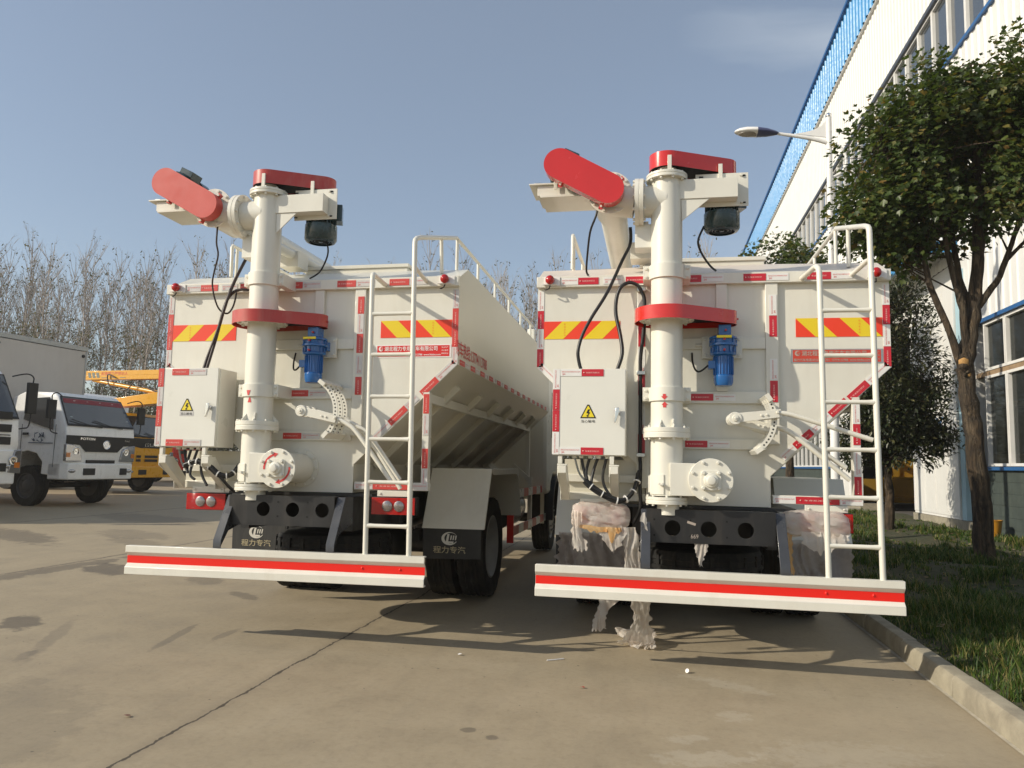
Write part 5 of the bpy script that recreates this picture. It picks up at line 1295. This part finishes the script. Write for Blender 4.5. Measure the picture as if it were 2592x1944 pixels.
def cab_truck(loc, label, cat, name, w, col, kind, zs):
    """front faces +x. zs: bumper bottom, bumper top, band bottom, band top, windscreen bottom, windscreen top, roof"""
    P = thing(name, label, cat, (loc[0], loc[1], 0), RAD(-8.0), 'trucks parked in a row on the left')
    zb, zt, ba, bt, w0, w1, zr = zs; h = w / 2; d = 1.95; wr = .5
    xw = lambda z: -.05 - (z - w0) / (w1 - w0) * .42                 # windscreen rake
    # cab shell built as side-profile slices: narrower at the roof
    prof = [(-.03, zt + .02), (.0, ba), (.0, bt), (-.05, w0), (xw(w1), w1), (xw(w1) - .16, zr), (-1.6, zr + .03), (-d, zr - .10), (-d, zb + .35), (-1.80, zb + .25), (-1.72, zb + .45), (-1.5, zb + .62), (-1.2, zb + .68), (-.9, zb + .62), (-.70, zb + .42), (-.62, zb + .12), (-.10, zb + .08)]
    mb = MB(); ks = [(-h, .86), (-h * .965, .985), (-h * .85, 1.0), (0, 1.012), (h * .85, 1.0), (h * .965, .985), (h, .86)]
    n = len(prof); vs = []
    for yy, f in ks:
        for i, (x, z) in enumerate(prof):
            inset = .10 * max(0, (z - w0)) / (zr - w0) if z > w0 else 0
            xx = x if x < -.62 else x - (1 - f) * 1.0 * (.9 if z > ba else .6)
            zz = z if z < zr - .2 else z - (1 - f) * .35
            vs.append((xx, yy * (1 - inset), zz))
    fs = []
    for j in range(len(ks) - 1):
        for i in range(n):
            k = (i + 1) % n; fs.append((j * n + i, (j + 1) * n + i, (j + 1) * n + k, j * n + k))
    fs.append(tuple(range(n))); fs.append(tuple((len(ks) - 1) * n + i for i in range(n - 1, -1, -1)))
    cab = mb.add(vs, fs).build('cab', col, P, bevel=.045, sharp=30)
    # windscreen with banner, gasket
    mb = MB()
    def wsq(y0, y1, z0, z1, off, mi):
        g = lambda y, z: y * (1 - .10 * max(0, z - w0) / (zr - w0))
        def c(y):
            a = min(abs(y) / h, .999)
            for (q0, f0), (q1, f1) in zip(((0, 1.012), (.85, 1.0), (.965, .985)), ((.85, 1.0), (.965, .985), (1.0, .86))):
                if a <= q1: return -(1 - f0 - (f1 - f0) * (a - q0) / (q1 - q0)) * .9
            return 0
        ny = 24
        for i in range(ny):
            ya = y0 + (y1 - y0) * i / ny; yb_ = y0 + (y1 - y0) * (i + 1) / ny
            q = [V((xw(z0) + off + c(ya), g(ya, z0), z0)), V((xw(z0) + off + c(yb_), g(yb_, z0), z0)), V((xw(z1) + off + c(yb_), g(yb_, z1), z1)), V((xw(z1) + off + c(ya), g(ya, z1), z1))]
            mb.add(q, [(0, 1, 2, 3)], mi)
    wsq(-h * .955, h * .955, w0 - .02, w1 + .02, .022, 1); wsq(-h * .92, h * .92, w0 + .03, w1 - .01, .026, 0)
    ws = mb.build('windscreen', [M['glass'], M['black']], P)
    if kind == 'box':
        mb = MB(); wsq(-h * .90, h * .90, w1 - .15, w1 - .03, .030, 0); bn = mb.build('sun_strip', M['banner'], ws)
        mb = MB()
        for k, ch in enumerate('\u7a0b\u529b\u6c7d\u8f66'): mb.text(ch, (xw(w1 - .09) + .036, h * (-.55 + k * .36), w1 - .09), Y3, Z3, .06, .05)
        mb.build('strip_lettering', M['white'], ws)
        mb = MB()
        for y, z, r_ in ((-h * .78, w0 + .16, .055), (-h * .80, w1 - .22, .03), (h * .80, w0 + .14, .045)):
            mb.cyl((xw(z) + .026 - .03, y, z), (xw(z) + .032 - .03 + .005, y, z), r_, r_, 20)
        mb.build('screen_sticker', plain('pale_sticker', (.45, .55, .58), .4), ws)
    mb = MB()
    for y in (-h * .45, h * .15):
        mb.tube([(xw(w0) + .05, y + .45, w0 - .03), (xw(w0) + .045, y, w0 + .03), (xw(w0 + .1) + .05, y - .42, w0 + .14)], .012, 6)
    mb.build('wiper', M['black'], P)
    # grille band
    if kind != 'tipper':
        mb = MB().prism([(-h * .99, bt), (h * .99, bt), (h * .985, ba + .06), (h * .62, ba + .03), (h * .45, ba - .13 if kind == 'box' else ba), (-h * .45, ba - .13 if kind == 'box' else ba), (-h * .62, ba + .03), (-h * .985, ba + .06)], (.004, 0, 0), Y3, Z3, (.018, 0, 0))
        gb = mb.build('grille_band', M['black'], P, bevel=.006)
    mb = MB()
    if kind == 'box':
        mb.text('FOTON', (.024, -h * .42, bt - .075), Y3, Z3, .42, .062); mb.text('Aumark', (.024, h * .72, bt - .09), Y3, Z3, .16, .05); mb.build('brand_lettering', M['chrome'], gb)
        zc_ = (ba + bt) / 2 - .08
        mb = MB().lathe((.022, .12, zc_), X3, [(0, .115), (.012, .115), (.018, .105), (.012, .095), (.004, .095)], 32)
        for q in (-1, 0, 1): mb.prism([(-.05 + q * .045, -.055), (-.028 + q * .045, -.055), (.022 + q * .045, .055), (-.01 + q * .045, .055)], (.026, .12, zc_), Y3, Z3, (.008, 0, 0))
        mb.build('emblem', M['chrome'], gb)
    elif kind == 'aerial':
        mb.text('ISUZU', (.026, .1, ba + .11), Y3, Z3, .78, .12).build('brand_lettering', M['chrome'], gb)
        mb = MB()
        zz = zt + .16
        for (a, b_) in ((-.62, -.42), (-.25, .32), (.48, .68)):
            for q in (0, .13): rect(mb, .004, a, b_, zz + q, zz + q + .085)
        mb.build('grille_slot', M['black'], P)
    else:
        mb = MB()
        for q in range(3): mb.prism([(-h * .7, ba + q * .26), (h * .80, ba + q * .26), (h * .80, ba + q * .26 + .16), (-h * .7, ba + q * .26 + .16)], (.006, 0, 0), Y3, Z3, (.012, 0, 0))
        mb.build('grille_slot', M['black'], P, bevel=.01); MB().box(.019, .026, -h * .6, h * .78, ba + .19, ba + .21).build('grille_bar', M['chrome'], P)
    # bumper
    mb = MB().prism([(-1.0, -h), (-.1, -h), (.05, -h * .90), (.09, 0), (.05, h * .90), (-.1, h), (-1.0 if kind == 'x' else -.55, h), (-.55, -h * .5)][1:-1] + [(-.5, h), (-.5, -h)], (0, 0, zb), X3, Y3, (0, 0, zt - zb))
    bm = mb.build('bumper', col, P, bevel=.03)
    mb = MB(); zz = (zt + zb) / 2
    
    for (a, b_) in ((-h * .52, -h * .20), (h * .52, h * .72)): MB().prism([(a, -.09), (b_, -.09), (b_, .08), (a, .08)], (.078 - .02, 0, zz), Y3, Z3, (.03, 0, 0)).build('bumper_slot', M['black'], bm, bevel=.006)
    mb = MB().box(.086, .094, -.05, .42, zz - .12, zz + .07); mb.build('plate_holder', M['truck_white'] if kind == 'box' else col, bm)
    for s in (-1, 1):
        mb = MB().ball((.04, s * h * .80, zz + .01), .085, 0, 14, (.45, 1.3, .62)); mb.build('fog_lamp', M['hl'], bm)
        mb = MB().box(-.02, .012, -h * .4, h * .4, zt + .005, zt + .085) if s > 0 and kind == 'box' else None
        if mb: mb.build('lower_grille', M['black'], P)
        # headlight
        z0, z1 = zt + .06, ba - .02
        if kind == 'box': pl = [(.975, z0 - .01), (.985, z1 + .07), (.80, z1 + .06), (.60, z1 - .03), (.54, z0 - .01)]
        elif kind == 'aerial': pl = [(.97, z0), (.985, z1 - .1), (.86, z1 - .1), (.72, z0)]
        else: pl = [(.99, zb + .22), (.99, zt + .02), (.86, zt), (.76, zb + .24)]
        pl = [(s * h * a, b_) for a, b_ in pl]
        xh = -.075 if kind != 'tipper' else -.02
        mb = MB().prism(pl if s < 0 else pl[::-1], (xh, 0, 0), Y3, Z3, (.098 if kind != 'tipper' else .10, 0, 0), 0)
        hl = mb.build('headlight', M['hl'], P, bevel=.015)
        ym = sum(p[0] for p in pl) / len(pl); zm = sum(p[1] for p in pl) / len(pl); xo = xh + (.10 if kind != 'tipper' else .103)
        MB().lathe((xo - .002, ym - s * .07, zm + .02), X3, [(0, .095), (.008, .085), (.002, .05), (.006, .02)], 20).build('reflector', M['chrome'], hl)
        MB().box(xo, xo + .006, min(s * h * .86, s * h * .96), max(s * h * .86, s * h * .96), zm - .13, zm - .02).build('indicator', M['lamp_o'], hl)
        # side window, door seam, mirror
        sy = s * h
        mb = MB(); sl = lambda z: 1 - .10 * max(0, z - w0) / (zr - w0)
        pts = [(-.42, w0 - .14), (-1.45, w0 + .12), (-1.42, w1 - .05), (-.72, w1 - .02), (-.50, w0 + .3)]
        mb.add([V((x, sy * sl(z) + s * .008, z)) for x, z in pts], [tuple(range(5)) if s > 0 else tuple(range(4, -1, -1))]); mb.build('side_window', M['glass'], cab)
        mb = MB().box(-.345, -.335, sy - .004 if s > 0 else sy - .004, sy + .004, zb + .3, w0); mb.build('door_seam', M['dark'], cab); MB().box(-1.46, -1.45, sy - .004, sy + .004, zb + .7, w0).build('door_seam', M['dark'], cab)
        mb = MB().box(-1.4, -1.22, sy - .002 if s > 0 else sy - .022, sy + .022 if s > 0 else sy + .002, w0 - .27, w0 - .21); mb.build('door_handle', M['black'], cab)
        if kind == 'box':
            mb = MB(); rr = random.Random(4)
            for k in range(16):
                c = V((-.9 + rr.uniform(-.2, .2), sy + s * .004, w0 - .30 + rr.uniform(-.12, .12))); a = rr.uniform(0, 6.28)
                mb.add([c + V((math.cos(a) * .11, 0, math.sin(a) * .11)), c + V((math.cos(a + 2.5) * .03, 0, math.sin(a + 2.5) * .03)), c + V((math.cos(a - 2.5) * .03, 0, math.sin(a - 2.5) * .03))], [(0, 1, 2)])
            mb.box(-1.2, -.4, sy - .003 if s > 0 else sy - .005, sy + .005 if s > 0 else sy + .003, w0 - .47, w0 - .45); mb.build('door_decal', plain('blue_grey_decal', (.05, .08, .13), .5), cab)
        mb = MB(); e = s * .30; k0 = -.30
        mb.tube([(k0, sy * .92, w1 - .02), (k0 + .1, sy + e * .5, w1 + .06), (k0 + .12, sy + e, w1), (k0 + .12, sy + e, w1 - .2), (k0 + .12, sy + e, w0 - .08), (k0 + .08, sy + e * .6, w0 - .2), (k0, sy * .99, w0 - .22)], .015, 8, 0, 4)
        mb.box(k0 + .09, k0 + .17, sy + e - .12, sy + e + .10, w0 + .12, w1 - .12); mb.build('mirror', M['black'], P, bevel=.015)
        wheel(P, (0, 0, 0), wr, .26, s, 0, 'rim_dark') 
    for c in list(P.children):
        if c.name.startswith('wheel'): pass
    ws_ = [c for c in P.children if c.name.split('.')[0] == 'wheel']
    for o, s in zip(ws_, (-1, 1)):
        o.location = (-1.22, s * (h - .16), wr); o.rotation_euler = (0, 0, RAD(90))
    for s in (-1, 1):
        for q in (0, .29):
            wheel(P, (0, 0, 0), wr, .24, s, .05, 'rim_dark')
    ws_ = [c for c in P.children if c.name.split('.')[0] == 'wheel'][2:]
    for o, (s, q) in zip(ws_, ((-1, 0), (-1, .29), (1, 0), (1, .29))):
        o.location = (-5.4, s * (h - .15 - q), wr); o.rotation_euler = (0, 0, RAD(90))
    mb = MB()
    for s in (-1, 1): mb.box(-7.3, -.3, s * .42 - .04, s * .42 + .04, .62, .86)
    mb.cyl((-1.22, -h + .2, wr), (-1.22, h - .2, wr), .07, .07, 10); mb.cyl((-5.4, -h + .3, wr), (-5.4, h - .3, wr), .09, .09, 10); mb.box(-1.7, -.5, -.5, .5, .62, 1.0)
    mb.build('chassis', M['chassis'], P)
    for s in (-1, 1): MB().box(-2.4, -1.98, *sorted((s * (h - .5), s * (h - .1))), .55, .95).build('side_tank', M['black'], P, bevel=.02)
    return P

ZS = (.68, 1.08, 1.50, 1.765, 2.02, 2.72, 2.83)
FT = cab_truck((-13.90, 17.12), 'white box truck with black grille band and tall beige cargo box', 'truck', 'box_truck', 2.16, M['truck_white'], 'box', ZS)
mb = MB(); mb.box(-8.4, -2.35, -1.35, 1.42, 1.05, 4.22, 0)
bx_ = mb.build('cargo_box', M['grey_panel'], FT, bevel=.01)
mb = MB()
for y in (-1.352, 1.372): mb.box(-2.40, -2.335, y, y + .055, 1.05, 4.23)
mb.box(-8.42, -2.335, -1.37, 1.44, 4.235, 4.36); mb.box(-8.42, -2.335, -1.37, 1.44, .98, 1.045); mb.build('edge_rail', paint('alu_rail', (.40, .41, .40), .4, .1, 6, metal=.3), bx_, bevel=.006)
mb = MB()
for y in (-1.25, 1.28): mb.cyl((-2.34, y, 4.08), (-2.31, y, 4.08), .045, .04, 14)
mb.build('clearance_lamp', M['black'], bx_)

cab_truck((-13.27, 12.56), 'white truck with dark ribbed grille, cut by the left edge of the photo', 'truck', 'parked_truck', 2.4, M['truck_white'], 'tipper', (.66, 1.36, 1.47, 1.6, 2.03, 2.94, 3.08))
tp = [o for o in bpy.data.objects if o.name.startswith('parked_truck')][0]
MB().box(-8.2, -2.3, -1.2, 1.2, 1.0, 4.4).build('cargo_box', M['grey_panel'], tp, bevel=.02)  # unseen body, made tall to shade the side of the next truck

AT = cab_truck((-17.07, 23.4), 'yellow aerial work truck with a long folded boom over its cab', 'truck', 'aerial_truck', 2.1, M['truck_yellow'], 'aerial', (.55, .93, 1.55, 1.88, 1.93, 2.62, 2.74))
ym = M['truck_yellow']
mb = MB().box(-7.2, .9, -.16, .16, 3.95, 4.27, 0); mb.box(-7.2, .9, -.165, .165, 4.10, 4.115, 0)
bo = mb.build('upper_boom', ym, AT, bevel=.015)
mb = MB()
for k in range(3): mb.prism([(-2.95 + k * .19, 4.20), (-2.83 + k * .19, 4.20), (-2.77 + k * .19, 4.02), (-2.89 + k * .19, 4.02)], (0, -.162, 0), X3, Z3, (0, -.004, 0), 1)
mb.text('\u8d77\u91cd\u81c2\u4e0b\u4e25\u7981\u7ad9\u4eba', (-1.72, -.1635, 4.16), X3, Z3, 1.2, .13, 0)
for k in range(3): mb.box(-2.3 + k * .42, -2.05 + k * .42, -.166, -.162, 4.005, 4.025, 1)
mb.build('boom_marking', [M['print'], plain('grey_stripe', (.16, .19, .17), .5)], bo)
mb = MB().cyl((.35, -.05, 3.45), (-2.8, -.05, 3.95), .075, .06, 16); mb.build('boom_cylinder', ym, AT)
mb = MB().prism([(-3.9, 3.02), (.9, 3.55), (.9, 3.12), (-3.9, 2.80)], (0, -.22, 0), X3, Z3, (0, .44, 0)); mb.box(-5.5, -3.0, -.3, .3, 2.6, 2.98); mb.build('lower_boom', ym, AT, bevel=.015)
mb = MB().cyl((-3.4, 0, 1.2), (-3.4, 0, 2.6), .45, .4, 20); mb.box(-7.0, -2.0, -1.0, 1.0, .95, 1.25); mb.build('turret', ym, AT, bevel=.02)
mb = MB()
for x0, y0_ in ((.95, -.5), (.95, .45), (1.65, -.5), (1.65, .45)): mb.tube([(x0, y0_, 2.95), (x0, y0_, 3.95)], .025, 6)
for z in (3.0, 3.5, 3.95): mb.tube([(.95, -.5, z), (.95, .45, z), (1.65, .45, z), (1.65, -.5, z), (.95, -.5, z)], .022, 6)
mb.build('work_basket', M['truck_white'], AT)
MB().tube([(-1.6, -.2, 4.0), (-1.95, -.22, 4.12), (-1.85, -.24, 3.75), (-1.45, -.24, 3.55), (-1.0, -.24, 3.6), (-.7, -.24, 3.85), (-.3, -.22, 3.7), (.3, -.2, 3.5), (.55, -.2, 3.7), (.6, -.18, 4.2)], .022, 8, 0, 5).build('hose', M['hose_b'], AT, sharp=80)
cab_truck((-23.0, 34.6), 'red truck parked far behind the yellow aerial truck', 'truck', 'parked_truck', 2.3, M['truck_red'], 'tipper', (.6, 1.2, 1.4, 1.6, 1.9, 2.6, 2.75))
CT = cab_truck((-21.6, 29.2), 'white truck with a pale load cover behind the yellow boom', 'truck', 'parked_truck', 2.2, M['truck_white'], 'tipper', (.6, 1.15, 1.35, 1.6, 1.95, 2.62, 2.76))
MB().prism([(-7.5, 1.1), (-2.2, 1.1), (-2.2, 3.5), (-3.0, 3.95), (-7.5, 3.95)], (0, -1.15, 0), X3, Z3, (0, 2.3, 0)).build('load_cover', M['truck_white'], CT, bevel=.05)

# ------------------------------------------------------------------ plastic wrapping on the right truck, litter
def film_mat(name, cols, transl):
    m = bpy.data.materials.new(name); m.use_nodes = True; nt = m.node_tree; b = nt.nodes['Principled BSDF']; o = nt.nodes['Material Output']
    vec = coords(nt); c = ramp(nt, tex_noise(nt, vec, 7, 4, .6, .6), cols)
    nt.links.new(c, b.inputs['Base Color']); b.inputs['Roughness'].default_value = .28; b.inputs['Specular IOR Level'].default_value = .6
    t = nt.nodes.new('ShaderNodeBsdfTranslucent'); nt.links.new(c, t.inputs[0]); tr = nt.nodes.new('ShaderNodeBsdfTransparent')
    ms = nt.nodes.new('ShaderNodeMixShader'); ms.inputs[0].default_value = .5; nt.links.new(b.outputs[0], ms.inputs[1]); nt.links.new(t.outputs[0], ms.inputs[2])
    m2 = nt.nodes.new('ShaderNodeMixShader'); m2.inputs[0].default_value = transl; nt.links.new(ms.outputs[0], m2.inputs[1]); nt.links.new(tr.outputs[0], m2.inputs[2]); nt.links.new(m2.outputs[0], o.inputs[0])
    bump(nt, b, tex_noise(nt, vec, 26, 4, .7, 1.2), .6, .01)
    return m
F1 = film_mat('pinkish_film', [(.3, (.88, .78, .68)), (.6, (.90, .86, .80)), (.78, (.88, .72, .64))], .16)
F2 = film_mat('thin_grey_film', [(.3, (.52, .45, .42)), (.55, (.66, .60, .56)), (.75, (.42, .33, .32))], .25)
F3 = film_mat('amber_film', [(.3, (.80, .42, .12)), (.6, (.86, .60, .30)), (.78, (.80, .40, .10))], .1)
RX, RY = .3823, 5.6032
def sheet(name, label, cat, rows, mat, amp=.014, n=26, m=30, seed=1, ragged=.03, thick=True, group=None, freq=16):
    """crumpled film hung through rows [(left xyz, right xyz)] from top to bottom (truck frame)"""
    r = random.Random(seed); mb = MB(); vs = []; fs = []
    for j in range(m + 1):
        f = j / m * (len(rows) - 1); k = min(int(f), len(rows) - 2); f -= k
        a = V(rows[k][0]).lerp(V(rows[k + 1][0]), f); b_ = V(rows[k][1]).lerp(V(rows[k + 1][1]), f)
        for i in range(n + 1):
            u = i / n; p = a.lerp(b_, u)
            q = V((p.x * freq, p.y * freq, p.z * freq * .45)) + V((seed * 7.3, 0, 0))
            q2 = V((p.x * freq * 2.6 + p.z * 9, p.y * 20, p.z * freq * 1.5)) + V((0, seed * 5.1, 0))
            q3 = V((p.x * freq * 2.2 + math.sin(p.z * 9 + seed) * .6, p.y * 8, p.z * freq * .22)) + V((0, seed * 5.1, 0))
            amp_ = amp * .75; rd = (1 - abs(mnoise.noise(q3)) * 2.4) * amp_ * 1.5 + (1 - abs(mnoise.noise(q)) * 2.2) * amp_ * .4 + mnoise.noise(q2 * 1.3) * amp_ * .2
            p = p + V((mnoise.noise(q + V((9, 0, 0))) * amp * .9, -rd, mnoise.noise(q + V((0, 5, 0))) * amp * .8))
            if j == m: p.z += mnoise.noise(V((u * 4.3, seed, 0))) * ragged * 2.2
            if i in (0, n): p.x += mnoise.noise(V((j * .35, seed * 3, i))) * ragged
            vs.append((p.x + RX, p.y + RY, max(.004, p.z)))
    for j in range(m):
        for i in range(n): k = j * (n + 1) + i; fs.append((k, k + 1, k + n + 2, k + n + 1))
    mb.add(vs, fs); o = mb.build(name, mat, sharp=40); tag(o, label, cat, group)
    if False: s = o.modifiers.new('solid', 'SOLIDIFY'); s.thickness = .002
    return o
def bag(name, label, x0, x1, y0, y1, z0, z1, mat, seed, amp=.018):
    """lumpy wrapping drawn tight round a lamp"""
    mb = MB(); n, m = 44, 22; vs = []; fs = []; cx, cy, cz = (x0 + x1) / 2, (y0 + y1) / 2, (z0 + z1) / 2
    for j in range(n):
        w_ = 2 * math.pi * j / n; c, s = math.cos(w_), math.sin(w_); k = max(abs(c), abs(s)) ** .75
        for i in range(m + 1):
            u = i / m; e = 1 - .35 * abs(2 * u - 1) ** 6
            p = V((x0 + (x1 - x0) * u, cy + c / k * (y1 - y0) / 2 * e, cz + s / k * (z1 - z0) / 2 * e)); q = V((p.x * 9, p.y * 17, p.z * 24 + p.x * 5)) + V((seed * 3.1, 0, 0))
            d = V((0, c, s)); p = p + d * ((.7 - abs(mnoise.noise(V((q.x * .8 + q.z * .5, q.y, q.z * 1.3)))) * 2.2) * amp * .8 + (.6 - abs(mnoise.noise(q * 2.0 + V((0, 0, 5)))) * 2) * amp * .35) + V((mnoise.noise(q + V((4, 4, 4))) * amp, 0, 0))
            vs.append((p.x + RX, p.y + RY, p.z))
    for j in range(n):
        for i in range(m): a = j * (m + 1) + i; b_ = ((j + 1) % n) * (m + 1) + i; fs.append((a, a + 1, b_ + 1, b_))
    mb.add(vs, fs); mb.f.append(tuple(j * (m + 1) for j in range(n))); mb.f.append(tuple(j * (m + 1) + m for j in range(n - 1, -1, -1))); mb.m += [0, 0]
    o = mb.build(name, mat, sharp=40); return tag(o, label, 'wrapping')
bag('plastic_wrap', 'crumpled pinkish plastic wrapped round the tail lamp under the cable bundle', -.965, -.555, -.115, .04, .90, 1.085, F1, 3)
sheet('plastic_strip', 'short torn pinkish strip hanging below the left wrapped tail lamp', 'plastic strip', [((-.955, -.12, 1.03), (-.885, -.13, 1.02)), ((-.955, -.13, .88), (-.89, -.13, .88)), ((-.95, -.13, .74), (-.84, -.13, .76))], F1, .012, 12, 20, 5)
sheet('plastic_strip', 'orange film edge folded along the foot of the left lamp wrapping', 'plastic strip', [((-.93, -.115, .93), (-.60, -.118, .915)), ((-.90, -.12, .905), (-.60, -.125, .885)), ((-.84, -.12, .895), (-.63, -.125, .87))], F3, .010, 26, 8, 8, .045)
sheet('plastic_strip', 'pointed pale film flap hanging in the middle of the left lamp wrapping', 'plastic strip', [((-.79, -.11, .895), (-.57, -.11, .89)), ((-.73, -.12, .83), (-.59, -.12, .83)), ((-.67, -.12, .755), (-.65, -.12, .755))], F1, .010, 16, 14, 11)
sheet('plastic_strip', 'long pinkish film trailing from the left lamp wrapping to the ground', 'plastic strip', [((-.61, -.10, .93), (-.505, -.09, .92)), ((-.585, -.10, .78), (-.475, -.09, .78)), ((-.575, -.04, .62), (-.46, -.04, .62)), ((-.535, .0, .40), (-.41, .0, .40)), ((-.52, .12, .24), (-.40, .12, .24)), ((-.60, .28, .06), (-.37, .26, .07)), ((-.66, .40, .015), (-.37, .30, .02))], F1, .015, 20, 60, 14)
sheet('plastic_strip', 'crumpled heap of pinkish film lying on the ground below the right bumper', 'plastic strip', [((-.66, .62, .02), (-.40, .70, .02)), ((-.67, .50, .11), (-.37, .52, .10)), ((-.62, .38, .07), (-.36, .36, .09)), ((-.52, .30, .015), (-.36, .26, .02))], F1, .028, 26, 20, 17)
sheet('plastic_wrap', 'thin grey brown film hung over the mudflap left of the trailing strip', 'wrapping', [((-1.19, 1.085, .77), (-.50, 1.085, .77)), ((-1.21, 1.07, .5), (-.49, 1.07, .5)), ((-1.13, 1.06, .255), (-.66, 1.06, .275))], F2, .022, 40, 40, 20, .05, False, freq=7)
sheet('plastic_strip', 'twisted pale film tail dangling to the ground below the left mudflap', 'plastic strip', [((-.80, .70, .30), (-.62, .70, .31)), ((-.83, .70, .17), (-.74, .70, .18)), ((-.86, .70, .12), (-.76, .70, .12)), ((-.87, .70, .02), (-.75, .72, .045))], F1, .012, 14, 26, 23)
bag('plastic_wrap', 'crumpled pink and white plastic wrapped round the tail lamp behind the ladder', .495, .925, -.11, .04, .905, 1.075, F1, 29)
sheet('plastic_strip', 'narrow orange film tail hanging under the right wrapped tail lamp', 'plastic strip', [((.515, -.08, .93), (.56, -.085, .92)), ((.52, -.09, .78), (.55, -.09, .78)), ((.525, -.09, .66), (.565, -.09, .64))], F3, .006, 8, 18, 31)
sheet('plastic_strip', 'loose pale film gathered below the right wrapped tail lamp', 'plastic strip', [((.60, -.10, .945), (.92, -.10, .93)), ((.62, -.11, .87), (.90, -.11, .88)), ((.69, -.11, .80), (.80, -.11, .83))], F1, .013, 24, 14, 35)
sheet('plastic_wrap', 'thin grey film hung over the mudflap behind the ladder', 'wrapping', [((.66, 1.085, .78), (1.2, 1.085, .77)), ((.65, 1.07, .6), (1.21, 1.07, .58)), ((.68, 1.06, .50), (1.19, 1.06, .44))], F2, .02, 34, 26, 39, .05, False, freq=7)
sheet('plastic_strip', 'small pink rag caught on the left bumper bracket', 'plastic strip', [((-.455, -.40, 1.045), (-.435, -.40, 1.05)), ((-.478, -.405, .99), (-.425, -.405, .995)), ((-.45, -.405, .985), (-.425, -.405, .965)), ((-.425, -.405, .93), (-.418, -.405, .93))], F1, .006, 10, 14, 43, .01)
sheet('plastic_strip', 'limp grey rag hanging under the holed cross member', 'plastic strip', [((-.11, -.29, .85), (-.02, -.29, .85)), ((-.10, -.29, .80), (-.025, -.29, .79)), ((-.085, -.29, .75), (-.05, -.29, .75)), ((-.078, -.29, .70), (-.06, -.29, .70))], F1, .008, 12, 18, 47)
o = MB().lathe((.229, 5.304, .014), V((-.55, -.6, .4)), [(0, .003), (.001, .014), (.004, .015), (.006, .014), (.008, .002)], 20).build('bottle_cap', M['white']); tag(o, 'small white disc lying on the concrete in front of the right bumper', 'cap')
o = MB().tube([(-.717, 5.343, .006), (-.66, 5.38, .006), (-.609, 5.42, .006)], .004, 6).build('stick', M['white']); tag(o, 'thin white stick lying on the concrete between the trucks', 'stick')
def scrap(x, y, s, m, label, seed):
    r = random.Random(seed); mb = MB(); pts = []
    for k in range(7): a = k * .9; pts.append(V((x + math.cos(a) * s * r.uniform(.5, 1), y + math.sin(a) * s * r.uniform(.4, .9), .004 + r.uniform(.002, s * .5))))
    mb.add(pts + [V((x, y, s * .6))], [(k, (k + 1) % 7, 7) for k in range(7)]); tag(mb.build('litter_scrap', m, sharp=180), label, 'litter')
scrap(-.419, 4.768, .022, plain('red_paper', (.42, .06, .04), .6), 'red paper scrap lying on the open concrete below the gap between trucks', 1)
un_ = [(-4.03, 4.02, 'dark brown scrap near the left edge of the concrete', 2), (-2.66, 3.62, 'rust red scrap left of the long slab joint', 3)]
for x, y, l, s in un_: scrap(x, y, .024, plain('brown_scrap', (.16, .05, .035), .7), l, s)
scrap(-1.335, 5.319, .02, M['white'], 'white paper scrap near the bumper shadow between the trucks', 5)
